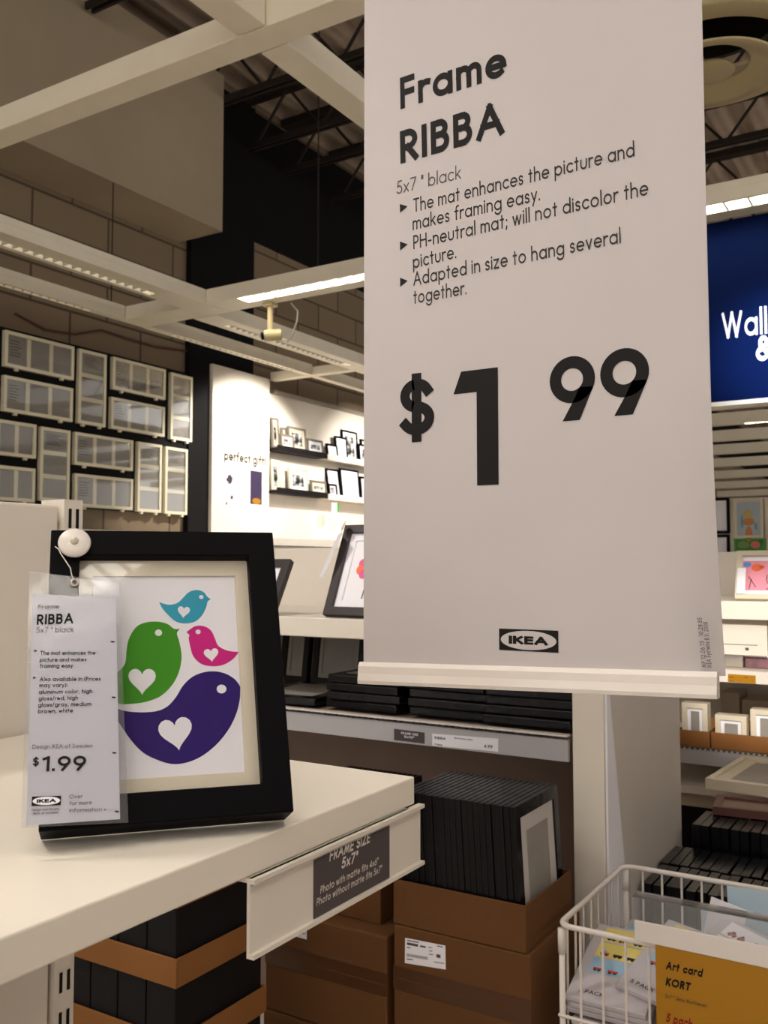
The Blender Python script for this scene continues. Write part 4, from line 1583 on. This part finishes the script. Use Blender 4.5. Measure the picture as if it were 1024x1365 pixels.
# ------------------------------------------------------------ stack of kraft trays with black packs, left below the shelf
KX1 = -1.0
cA = at(235, 1280, 'x', KX1)      # right front corner of a kraft band, top
cB = at(233, 1320, 'x', KX1)
ky0 = cA.y
ky1 = at(356, 1262, 'x', KX1).y
kx0 = at(80, 1250, 'y', ky0).x
hb = cA.z - cB.z
per = at(232, 1214, 'x', KX1).z - cB.z
base = cB.z
for lev, lab in ((-2, 'kraft tray at the bottom of the black stack under the shelf'), (-1, 'kraft tray of black packs lowest in view below the white shelf'), (0, 'kraft tray of black packs in the middle of the stack below the shelf'), (1, 'kraft tray of black packs on top, just under the shelf edge')):
    z0 = base + lev * per
    tray(lab, kx0, KX1, ky0, ky1, z0, hb, M_KRAFT, name='kraft_tray')
    npk = 4
    wpk = (KX1 - kx0 - .014) / npk
    for k in range(npk):
        xa = kx0 + .006 + k * (wpk + .0007)
        o = obj('black_pack', B(xa, xa + wpk - .0012, ky0 + .006, ky1 - .006, z0 + .0045, z0 + per - .001), M_BLACKC, None, bevel=.002)
        nm = ['leftmost', 'second', 'third', 'right-hand'][k]
        lv = {-2: 'bottom', -1: 'lowest visible', 0: 'middle', 1: 'top'}[lev]
        tag(o, '%s tall black pack in the %s kraft tray below the shelf' % (nm, lv), 'pack', 'black packs in kraft trays')
# pallet carrying the stack
zz = base - 2 * per
t = thing('stack_plinth', 'dark plinth under the stack of kraft trays', 'plinth', ((kx0 + KX1) / 2, (ky0 + ky1) / 2, 0))
obj('plinth_body', B(kx0 + .02, KX1 - .02, ky0 + .02, ky1 - .02, 0, zz - .0005), M_BLACKC, t, True)

# ============================================================ RIGHT: shelving beyond the divider
t = thing('shelf_unit', 'white shelving at the right edge beyond the divider with white frames', 'shelf unit', (.1, YR + .3, 0))
RX0, RX1 = -.97, .9
obj('back_panel', B(RX0, RX1, YR + .52, YR + .54, 0, 1.5), M_WHITEM, t, True)
s1 = at(962, 801, 'y', YR).z
obj('upper_shelf', B(RX0, RX1, YR, YR + .519, s1 - .055, s1), M_WHITE, t, True, .002)
obj('header_board', B(RX0, at(1023, 850, 'y', YR + .05).x, YR + .05, YR + .06, at(965, 872, 'y', YR + .05).z, s1 - .0555), M_PANELW, t, True)
bm = bmesh.new()
zl = at(965, 858, 'y', YR + .049).z
box(bm, RX0, at(1010, 858, 'y', YR + .049).x, YR + .0485, YR + .0498, zl - .0015, zl)
c = at(996, 863, 'y', YR + .049)
box(bm, c.x - .005, c.x + .005, YR + .0482, YR + .0498, c.z - .009, c.z - .001)
obj('header_rule', bm, M_INKG, t, True)
s2 = at(970, 893, 'y', YR).z
obj('middle_shelf', B(RX0, RX1, YR + .002, YR + .519, s2 - .012, s2), M_WHITEM, t, True)
st2 = obj('label_strip', B(RX0, RX1, YR - .006, YR + .001, s2 - .036, s2 - .001), M_WHITEM, t, True)
bm = bmesh.new()


def z8(x, y):
    return (880 + x / 4.875, 780 + y / 4.875)


px_quad(bm, [z8(442, 577), z8(622, 588), z8(622, 641), z8(442, 628)], 'y', YR - .0066, 0)
for s, pa, pb, cp in (('IKEA', (447, 600), (478, 602), 8), ('white', (447, 624), (478, 626), 6), ('9.99', (548, 604), (570, 606), 9)):
    A, Bp = at(*z8(*pa), 'y', YR - .007), at(*z8(*pb), 'y', YR - .007)
    write(bm, s, A, UX, UZ, Bp.x - A.x, cp / 4.875 / 1235 * 2.4, .18, .15, 0, 1)
obj('yellow_label', bm, [M_YEL, M_INK], st2, True, label='yellow price label')
s3 = at(910, 996, 'y', YR).z
obj('lower_shelf', B(RX0, RX1, YR + .002, YR + .519, s3 - .012, s3), M_WHITEM, t, True)
obj('label_strip', B(RX0, RX1, YR - .006, YR + .001, s3 - .046, s3 - .003), M_STRIP, t, True)
bm = bmesh.new()
for k in range(40):
    xx = -.80 + k * .0155
    box(bm, xx, xx + .009, YR - .004, YR + .0015, s3 - .002, s3 + .0025)
obj('shelf_perforation', bm, M_INKG, t, True)
s4 = at(910, 1046, 'y', YR).z
obj('bottom_shelf', B(RX0, RX1, YR - .006, YR + .519, s4 - .022, s4), M_WHITEM, t, True)
obj('base_deck', B(RX0, RX1, YR, YR + .519, 0, .2), M_WHITEM, t, True)

# pink picture on its upper shelf
pl_ = at(974, 802, 'z', s1)
lnp = rad(20)
hP = (at(980, 737, 'y', pl_.y + .06).z - s1) / math.cos(lnp)
wP = .19
t = thing('framed_picture', 'white frame with a pink bird drawing on the right shelving', 'picture frame', (pl_.x + wP / 2, max(pl_.y, YR + .03), s1 + .001), (-lnp, 0, 0))
MP = XF[t.name]
M_WFR = mat('white_frame_paint', (214, 204, 182), .4, .4, .02)
obj('moulding', ring(wP, hP, .016, -.02, 0), M_WFR, t, bevel=.001)
pp = obj('art_print', B(-wP / 2 + .016, wP / 2 - .016, -.008, -.004, .016, hP - .016), M_PAPER, t)
bm = bmesh.new()
y_ = -.0083
pk = MP.inverted() @ at_plane(990, 770, MP @ Vector((0, -.0083, 0)), MP.to_3x3() @ Vector((0, 1, 0)))
x0_, x1_, z0_, z1_ = pk.x, wP / 2 - .02, .030, hP - .030
poly(bm, [Vector((x0_, y_, z0_)), Vector((x1_, y_, z0_)), Vector((x1_, y_, z1_)), Vector((x0_, y_, z1_))], 0)
for k in range(9):
    a = random.uniform(.5, 2.4)
    L_ = random.uniform(.02, .05)
    o_ = Vector((random.uniform(x0_ + .01, x1_ - .03), y_ - .0003, random.uniform(z0_, z0_ + .03)))
    d_ = Vector((math.cos(a), 0, math.sin(a)))
    n_ = Vector((-d_.z, 0, d_.x)) * .0011
    poly(bm, [o_ - n_, o_ + n_, o_ + d_ * L_ + n_, o_ + d_ * L_ - n_], 1)
for (cx_, cz_, r_, mi) in ((x0_ + .012, z1_ - .012, .009, 2), (x0_ + .04, z1_ - .022, .012, 3), (x0_ + .055, z1_ - .02, .006, 3)):
    poly(bm, [Vector((cx_ + r_ * 1.3 * math.cos(k * PI / 8), y_ - .0004, cz_ + r_ * math.sin(k * PI / 8))) for k in range(16)], mi)
obj('bird_drawing', bm, [mat('pale_pink_ink', (222, 142, 160), .6), M_INK, mat('sky_blue_ink', (90, 140, 210), .6), mat('coral_ink', (224, 96, 50), .6)], pp)
obj('tag', B(-wP / 2 + .006, pk.x + .012, -.026, -.0245, .014, hP * .62), M_PAPER, t, label='white price tag')

# small white frames in cardboard trays on the lower shelf
for (xa, xb, lab) in ((903, 947, 'left'), (948, 1060, 'right')):
    A, Bp = at(xa, 985, 'y', YR + .012), at(xb, 985, 'y', YR + .012)
    tray('brown cardboard tray of white frames on the right shelving, %s one' % lab, A.x, Bp.x - .002, YR + .012, YR + .30, s3 + .003, at(915, 973, 'y', YR + .012).z - s3 - .003, M_KRAFT)


def white_frame(label, xa, xb, yt, yc, dz=0.0):
    A, Bp = at(xa, yt, 'y', yc), at(xb, yt, 'y', yc)
    w = Bp.x - A.x
    z0 = s3 + .0075
    h = A.z - z0
    t = thing('framed_picture', label, 'picture frame', ((A.x + Bp.x) / 2, yc, z0))
    obj('moulding', ring(w, h, .016, 0, .045), M_WFR, t, bevel=.001)
    iw, ih = w - .032, h - .032
    obj('mat_board', ring(iw, ih, .010, .006, .010, z0=.016), M_PAPER, t)
    obj('insert_sheet', B(-iw / 2 + .010, iw / 2 - .010, .010, .014, .026, h - .026), M_GREYP, t)
    return t


white_frame('small white frame leftmost in the cardboard trays on the right shelving', 908.5, 943, 936, YR + .020)
white_frame('small white frame with a brightly lit top in the cardboard tray', 953, 995, 952, YR + .020)
white_frame('small white frame in the cardboard tray at the right photo edge', 1000, 1046, 945, YR + .020)
# white and grey frames on the middle level behind those trays
yy = YR + .345
for k, (xa, xb, hh, lab) in enumerate(((960, 985, .07, 'white frame lying at the back of the middle level'), (988, 1050, .05, 'pale frame at the back of the middle level, right edge'))):
    A, Bp = at(xa, 930, 'y', yy), at(xb, 930, 'y', yy)
    o = thing('wrapped_picture', lab + ' of the right shelving', 'picture frame', ((A.x + Bp.x) / 2, yy + .08, s3 + .001))
    w = (Bp.x - A.x) / 2
    obj('moulding', B(-w, w, -.07, .07, 0, hh + .06), M_WFR, o, bevel=.002)
# things on the middle shelf: grey box and pink box
for (xa, xb, yt, M, lab) in ((966, 990, 873, M_SILV, 'grey patterned box on the middle shelf of the right shelving'), (993, 1034, 872, mat('plum_card', (120, 84, 92), .5, .4, .3, 40), 'plum coloured box on the middle shelf at the right edge')):
    A, Bp = at(xa, yt, 'y', YR + .08), at(xb, yt, 'y', YR + .08)
    o = thing('storage_box', lab, 'box', ((A.x + Bp.x) / 2, YR + .14, s2 + .001))
    w = (Bp.x - A.x) / 2
    obj('body', B(-w, w, -.06, .06, 0, A.z - s2 - .001 - .008), M, o, bevel=.002)
    obj('lid', B(-w - .001, w + .001, -.061, .061, A.z - s2 - .0085, A.z - s2 - .001), M_PAPER, o)
# white frame and black frame on the bottom level
A, Bp = at(908, 1060, 'y', YR + .03), at(945, 1060, 'y', YR + .03)
zq = at(915, 1058, 'y', YR + .02).z

# ------------------------------------------------------------ display deck with rows of small black frames
DZ = .645
t = thing('display_deck', 'white display deck behind the wire basket holding rows of black frames', 'deck', (-.1, 2.2, 0))
obj('deck_top', B(-.578, .6, 1.86, 2.56, DZ - .03, DZ), M_WHITE, t, True)
obj('deck_body', B(-.56, .58, 1.9, 2.55, 0, DZ - .0305), M_WHITEM, t, True)

sp = slim_frame(.0185, .14, .152, name='small_picture', inner=False, group='front row of small black frames')
first = True


def row(x0, nfr_, yc, z0, step, lab, grp, lean=0, skip=()):
    global first
    for k in range(nfr_):
        if k in skip:
            continue
        loc = (x0 + k * step, yc + random.uniform(-.004, .004), z0 + random.uniform(0, .0005))
        if first:
            o = sp
            first = False
        else:
            o = dup(sp, loc)
        o.location = loc
        o.rotation_euler = (rad(lean + random.uniform(-.6, .6)), 0, PI / 2 + rad(random.uniform(-1.2, 1.2)))
        o['label'] = lab.replace('small black frame on edge', 'small black frame, %s from the divider,' % ORD[k]).replace('behind the wire basket', 'behind basket').replace(' under the wooden frame', '')
        o['group'] = grp


A = at(856, 1175, 'z', .8)
row(-.558, 23, A.y + .072, DZ + .0005, .0212, 'small black frame on edge in the front row behind the wire basket', 'front row of small black frames')
row(-.566, 23, A.y + .225, DZ + .0005, .0212, 'small black frame on edge in the middle row behind the wire basket', 'middle row of small black frames')
A3 = at(925, 1093, 'z', .85)
tray('cardboard tray under the rear row of small black frames', -.576, -.02, A.y + .305, A.y + .47, DZ + .001, .075, M_KRAFT)
row(-.532, 23, A.y + .387, DZ + .0055 + .0445, .0212, 'small black frame on edge in the raised rear row under the wooden frame', 'rear row of small black frames')
bm = B(-.570, -.026, A.y + .312, A.y + .463, DZ + .0055, DZ + .0495)
tag(obj('cardboard_insert', bm, M_KRAFT), 'cardboard insert raising the rear row of small black frames', 'insert')
# flat white frame and red-brown frame on top of the rear row
zt_ = DZ + .0055 + .0445 + .152 + .002
A_ = at(950, 1086, 'z', zt_)


def lying_frame(label, corner, w, d, h, yaw, M, Mi, glass=True):
    t = thing('framed_picture', label, 'picture frame', corner, (0, 0, yaw))
    bm = bmesh.new()
    ring(w, d, .017, 0, h, bm)
    bm.transform(Matrix.Translation((w / 2, 0, 0)))
    bm.transform(Matrix(((1, 0, 0, 0), (0, 0, 1, 0), (0, 1, 0, 0), (0, 0, 0, 1))))
    obj('moulding', bm, M, t, bevel=.001)
    obj('mat_board', B(.016, w - .016, .016, d - .016, .003, h - .006), Mi, t)
    if glass:
        obj('glass', B(.016, w - .016, .016, d - .016, h - .005, h - .0035), M_GLASS, t)
    if Mi is M_WFR:
        obj('insert_sheet', B(.05, w - .04, .05, d - .05, h - .0058, h - .0054), M_GREYP, t)
    return t


lying_frame('red-brown wooden frame lying on the rear row of small black frames', Vector((A_.x, A_.y, zt_)), .30, .13, .020, rad(6), M_WOOD, mat('pink_grey_print', (150, 110, 104), .3, .5, .2, 8))
zw = zt_ + .0235
q = at(940, 1053, 'z', zw)
q2 = at(990, 1007, 'z', zw + .028)
q1 = at(940, 1037, 'z', zw + .028)
lying_frame('large white frame lying flat above the red-brown frame at the right edge', Vector((q1.x, q1.y, zw)), .34, (q2 - q1).length, .028, math.atan2(-(q2.x - q1.x), q2.y - q1.y), M_WFR, M_WFR, False)
print('WHITE', q1, q2)

# support for the white frame: black frames beneath it, on the bottom shelf
A, Bp = at(912, 1062, 'y', YR + .015), at(940, 1062, 'y', YR + .015)
hB = min(at(915, 1060, 'y', YR + .015).z, zw - .004) - .201
o = thing('framed_picture', 'white edged black frame standing low on the right shelving beside the divider', 'picture frame', (A.x + .05, YR + .085, .2005))
obj('moulding', B(-.07, .07, -.04, .04, 0, hB * .93), M_BLACKP, o, bevel=.002)
obj('top_edge', B(-.07, .07, -.04, .04, hB * .93 + .0002, hB), M_WFR, o)

# white board wedge leaning at the divider
bm = bmesh.new()
a, b, c = at(804, 930, 'x', -.576), at(832, 1150, 'x', -.576), at(806, 1150, 'x', -.576)
vv = [Vector((-.576, YG + .002, 1.24)), Vector((-.576, YG + .012, 1.24)), Vector((-.576, b.y + (b.y - a.y) * 1.0, .62)), Vector((-.576, YG + .002, .62))]
vv[2].y = b.y + (b.z - .62) * (b.y - YG) / (1.24 - b.z)
f0 = [bm.verts.new(v) for v in vv]
f1 = [bm.verts.new(v + Vector((-.004, 0, 0))) for v in vv]
bm.faces.new(f0)
bm.faces.new(f1[::-1])
for k in range(4):
    bm.faces.new((f0[k], f1[k], f1[(k + 1) % 4], f0[(k + 1) % 4]))
tag(obj('wedge_board', bm, M_PAPER), 'narrow tapering white board leaning flat on the side of the divider', 'board')

# ============================================================ wire basket
BT = .868
BX0, BX1 = -.566, .02
BY0, BY1 = at(742, 1232, 'z', BT).y, at(828, 1153, 'z', BT).y
BBZ = .60
t = thing('wire_basket', 'white wire basket of art cards with a yellow sign at lower right', 'basket', ((BX0 + BX1) / 2, (BY0 + BY1) / 2, 0))


def rounded(x0, x1, y0, y1, z, r=.022, n=5):
    pts = []
    for (cx_, cy_, a0) in ((x1 - r, y1 - r, 0), (x0 + r, y1 - r, 90), (x0 + r, y0 + r, 180), (x1 - r, y0 + r, 270)):
        for k in range(n + 1):
            a = rad(a0 + 90 * k / n)
            pts.append((cx_ + r * math.cos(a), cy_ + r * math.sin(a), z))
    return pts


obj('rim', tube(bmesh.new(), rounded(BX0, BX1, BY0, BY1, BT), .0048, 8, True), M_RAIL, t, True, smooth=True)
for (cx_, cy_) in ((BX0 + .004, BY0 + .004), (BX1 - .004, BY0 + .004), (BX0 + .004, BY1 - .004), (BX1 - .004, BY1 - .004)):
    bm = bmesh.new()
    tube(bm, [(cx_, cy_, 0), (cx_, cy_, BT - .028)], .0050, 10)
    tube(bm, [(cx_, cy_, BT - .045), (cx_, cy_, BT - .006)], .0068, 10)
    obj('post', bm, M_RAIL, t, True, smooth=True)


def wires(a, b, nw, lean=0):
    bm = bmesh.new()
    a, b = Vector(a), Vector(b)
    for k in range(1, nw):
        p_ = a.lerp(b, k / nw)
        tube(bm, [(p_.x, p_.y, BBZ), (p_.x, p_.y, BT)], .0022, 6)
    for z in (BBZ, BBZ + .005 + (BT - BBZ) * .45):
        tube(bm, [(a.x, a.y, z), (b.x, b.y, z)], .0028, 6)
    obj('wire_side', bm, M_RAIL, t, True)


wires((BX0, BY0, 0), (BX1, BY0, 0), 16)
wires((BX0, BY1, 0), (BX1, BY1, 0), 16)
wires((BX0, BY0, 0), (BX0, BY1, 0), 9)
wires((BX1, BY0, 0), (BX1, BY1, 0), 9)
bm = bmesh.new()
for k in range(1, 15):
    xx = BX0 + (BX1 - BX0) * k / 15
    tube(bm, [(xx, BY0, BBZ), (xx, BY1, BBZ)], .0022, 6)
for k in range(1, 6):
    y_ = BY0 + (BY1 - BY0) * k / 6
    tube(bm, [(BX0, y_, BBZ + .004), (BX1, y_, BBZ + .004)], .0022, 6)
obj('wire_bottom', bm, M_RAIL, t, True)


# card packs
CARD_COL = [mat('card_yellow', (232, 214, 120), .4, .5, .05), mat('card_blue', (150, 186, 214), .4, .5, .05), mat('card_red', (196, 60, 40), .5), mat('card_black', (40, 36, 44), .5), M_PAPER]
M_PACK = mat('pack_wrap', (196, 190, 196), .2, .6, .05)


def card_pack(label, loc, yaw, tilt, roll=0, w=.132, d=.182, h=.010, colours=(0, 0, 1)):
    """pack of cards lying: x width, y length, face up"""
    t = thing('card_pack', label, 'card pack', loc, (tilt, roll, yaw))
    obj('wrap', B(-w / 2, w / 2, -d / 2, d / 2, 0, h), M_PACK, t, bevel=.002)
    bm = bmesh.new()
    e = h + .0004
    for k, ci in enumerate(colours):
        y1_ = d * .46 - k * d * .21
        y0_ = y1_ - d * .19
        xa, xb = -w * .36, w * .36
        poly(bm, [Vector((xa, y0_, e)), Vector((xb, y0_, e)), Vector((xb, y1_, e)), Vector((xa, y1_, e))], ci)
        for j in range(4):
            cx_ = xa + (xb - xa) * (.06 + .235 * j) + random.uniform(0, .004)
            cy_ = y0_ + d * .018
            L_ = random.uniform(.012, .018)
            ee = e + .0003
            c1, c2 = random.choice(((2, 3), (3, 2), (2, 1), (3, 0)))
            if random.random() < .15:
                continue
            poly(bm, [Vector((cx_, cy_ + .002, ee)), Vector((cx_ + L_, cy_ + .002, ee)), Vector((cx_ + L_, cy_ + .008, ee)), Vector((cx_, cy_ + .008, ee))], c1)
            poly(bm, [Vector((cx_ + L_ * .2, cy_ + .008, ee)), Vector((cx_ + L_ * .8, cy_ + .008, ee)), Vector((cx_ + L_ * .65, cy_ + .013, ee)), Vector((cx_ + L_ * .3, cy_ + .013, ee))], c2)
            for wx in (.25, .75):
                poly(bm, [Vector((cx_ + L_ * wx + .0026 * math.cos(q * PI / 5), cy_ + .002 + .0026 * math.sin(q * PI / 5), ee + .0001)) for q in range(10)], 3)
    obj('card_face', bm, CARD_COL, t)
    bm = bmesh.new()
    write(bm, '5 PACK', Vector((-w * .36, -d * .42, e)), Vector((1, 0, 0)), Vector((0, 1, 0)), None, .008, .16)
    obj('lettering', bm, M_INK, t)
    return t


cz = BBZ + .009
PH = .0112
P_FLAT = 'flat card packs at the bottom of the basket'
for (xx, yy, yaw, cnt, lab) in ((-.485, BY0 + .105, 0, 10, 'card pack lying flat in the front pile at the left end of the wire basket'), (-.34, BY0 + .105, 0, 10, 'card pack lying flat in the front pile behind the yellow sign'),
                                (-.455, BY1 - .082, PI / 2, 15, 'card pack lying flat in the rear pile of the wire basket, left'), (-.262, BY1 - .082, PI / 2, 15, 'card pack lying flat in the rear pile of the wire basket, right')):
    for lv in range(cnt):
        o = card_pack(lab, (xx + random.uniform(-.002, .002), yy + random.uniform(-.002, .002), cz + lv * PH), yaw, 0, 0, colours=(1, 0, 1) if cnt == 10 else (1,))
        o['group'] = lab.replace('card pack lying', 'packs').replace('the ', '')
        o['label'] = lab.replace('card pack lying flat', 'flat card pack, %s,' % from_top(lv, cnt)).replace('the wire basket', 'basket').replace('the front', 'front').replace('the rear', 'rear')
TLT = rad(19)
NV = Vector((0, -math.sin(TLT), math.cos(TLT)))
front = Vector((-.494, BY0 + .020, cz + 10 * PH + .003))


def tilted(label, dx, lay, yaw, colours, dv=0.0, base=front):
    M_ = Matrix.Rotation(TLT, 4, 'X') @ Matrix.Rotation(yaw, 4, 'Z')
    c_ = base + Vector((dx, 0, 0)) + NV * (lay * PH) + Matrix.Rotation(TLT, 3, 'X') @ Vector((0, .091 + dv, 0))
    o = card_pack(label, c_, 0, 0, 0, colours=colours)
    o.rotation_euler = M_.to_euler('XYZ')
    return o


tilted('lower of the tilted card packs at the left end of the wire basket', 0, 0, 0, (0, 0, 1))
tilted('tilted card pack under the top one at the left end of the wire basket', .002, 1, .01, (0, 0, 1))
tilted('top tilted card pack with yellow and blue car cards, left in the basket', -.001, 2, 0, (0, 0, 1))
tilted('turned card pack overlapping the left one, beside the yellow sign', .092, 3, rad(-14), (0, 1, 1), .020)
tilted('card pack turned steeply behind the corner of the yellow sign', .165, 4, rad(-24), (4, 4, 1), .036)
# cards poking up at the right
zp = cz + 15 * PH + .0006
for k, (px, py, w_, yy, rl, lab) in enumerate(((955, 1201, .060, BY1 - .135, .22, 'white card poking up behind the clear sign holder'), (972, 1212, .085, BY1 - .105, -.06, 'pale blue card poking up behind the clear sign holder'),
                                   (1012, 1188, .10, BY1 - .07, -.04, 'big pale blue card poking up at the right photo edge'))):
    p_ = at(px, py, 'y', yy)
    h_ = p_.z - zp - w_ / 2 * abs(math.sin(rl))
    t = thing('art_card', lab, 'card', (p_.x, yy, zp + w_ / 2 * abs(math.sin(rl)) + .0005), (-.04, rl, 0))
    obj('card_sheet', B(-w_ / 2, w_ / 2, -.001, .001, 0, h_), M_PAPER if k == 0 else mat('pale_blue_card', (190, 212, 228), .5, .4, .03), t)

# ------------------------------------------------------------ sign holder and yellow sign on the basket front
YH = BY0 - .012


def z6(x, y):
    return (720 + x / 3.368, 1000 + y / 3.368)


a, b, c, d = at(*z6(425, 765), 'y', YH), at(*z6(425, 850), 'y', YH), at(*z6(415, 692), 'y', YH + .05), at(*z6(1024, 860), 'y', YH)
hx0, hx1 = a.x, a.x + .36
z_t, z_b = (a.z + d.z) / 2 - .002, b.z
t = thing('sign_holder', 'clear acrylic sign holder with white front strip on the wire basket', 'sign holder', (hx0, YH, z_b))
obj('front_strip', B(hx0, hx1, YH - .003, YH, z_b, z_t), M_RAIL, t, True, .001)
obj('clear_hood', B(hx0 - .004, hx1, YH + .0005, YH + .0022, z_t - .01, z_t + .034), M_ACRYL, t, True)
obj('clear_top', B(hx0 - .004, hx1, YH + .0024, YH + .030, z_t + .0325, z_t + .034), M_ACRYL, t, True)
ya, yb_ = at(*z6(527, 880), 'y', YH - .001), at(*z6(515, 1229), 'y', YH - .001)
yx0 = (ya.x + yb_.x) / 2
t = thing('yellow_sign', 'yellow art card price sign hanging on the wire basket', 'sign', (yx0, YH, .6))
obj('sign_card', B(yx0, yx0 + .30, YH - .0016, YH - .0004, z_b - .20, z_b - .0003), M_YEL, t, True)
YY = YH - .0020
for s, pa, pb, cap, wt, M in (('Art card', (565, 985), (740, 1020), 34, .17, M_INK), ('KORT', (563, 1058), (685, 1082), 34, .19, M_INK), ('5x7 " Jens Mathiesen', (560, 1112), (762, 1160), 17, .13, mat('ochre_ink', (104, 74, 22), .6)), ('5 pack', (565, 1222), (692, 1250), 38, .17, M_RED)):
    A, Bp = at(*z6(*pa), 'y', YY), at(*z6(*pb), 'y', YY)
    bm = bmesh.new()
    write(bm, s, Vector((A.x, YY, (A.z + Bp.z) / 2)), UX, UZ, Bp.x - A.x - .004, cap / 3.368 / 1235 * 1.5, wt * 1.35, .16, .18)
    obj('lettering', bm, M, t, True)

# ============================================================ far right: picture wall beyond the right shelving
YW = 6.9
t = thing('partition_wall', 'low white partition with framed pictures beyond the right shelving', 'partition', (-.5, YW + .1, 0))
obj('partition_body', B(-2.6, 2.0, YW, YW + .12, 0, 1.93), M_PANELW, t, True)


def zr(x, y):
    return (900 + x / 4.266, 500 + y / 4.266)


def far_frame(label, xa, xb, ya, yb__, M, Mi, art=None, bw=.02):
    A, Bp = at(*zr(xa, ya), 'y', YW - .02), at(*zr(xb, yb__), 'y', YW - .02)
    w, h = Bp.x - A.x, A.z - Bp.z
    t = thing('framed_picture', label, 'picture frame', ((A.x + Bp.x) / 2, YW - .022, Bp.z))
    obj('moulding', ring(w, h, bw, 0, .02), M, t)
    p_ = obj('art_print', B(-w / 2 + bw, w / 2 - bw, .006, .012, bw, h - bw), Mi, t)
    if art:
        bm = bmesh.new()
        for (cx_, cz_, rx, rz, mi) in art[0]:
            poly(bm, [Vector((cx_ * w + rx * w * math.cos(k * PI / 8), .0055 - .0002 * mi, cz_ * h + rz * h * math.sin(k * PI / 8))) for k in range(16)], mi)
        obj('motif', bm, art[1], p_)
    return t


M_ORG = mat('orange_print', (206, 130, 60), .6)
far_frame('black edged frame on the far partition next to the price sign, upper', 190, 312, 700, 900, M_BLACK, M_PAPER)
far_frame('black edged frame on the far partition next to the price sign, lower', 190, 312, 908, 1022, M_BLACK, M_PAPER)
far_frame('cream frame with an orange creature drawing on the far partition', 332, 505, 708, 925, M_WFR, mat('pale_blue_print', (176, 190, 200), .6),
          ([(0, .1, .12, .2, 0), (-.03, .62, .16, .12, 1), (0, .42, .2, .1, 0), (-.22, .42, .05, .18, 2), (.24, .3, .05, .1, 2), (.03, .17, .06, .05, 3)], [M_ORG, mat('straw_print', (196, 180, 120), .6), mat('teal_print', (110, 160, 170), .6), mat('rose_print', (210, 120, 110), .6)]))
far_frame('cream frame cut by the right photo edge on the far partition', 512, 690, 700, 915, M_WFR, M_PAPER)
far_frame('green picture with pink flower below the orange creature drawing', 335, 515, 931, 1000, M_GREEN, mat('leaf_print', (70, 140, 60), .6, .3, .3, 20),
          ([(.18, .5, .15, .3, 0), (-.2, .5, .2, .3, 1)], [mat('salmon_print', (226, 120, 110), .6), mat('moss_print', (120, 150, 90), .6)]), .008)
far_frame('pale picture beside the green one on the far partition', 520, 690, 935, 1010, M_WFR, M_PAPER)
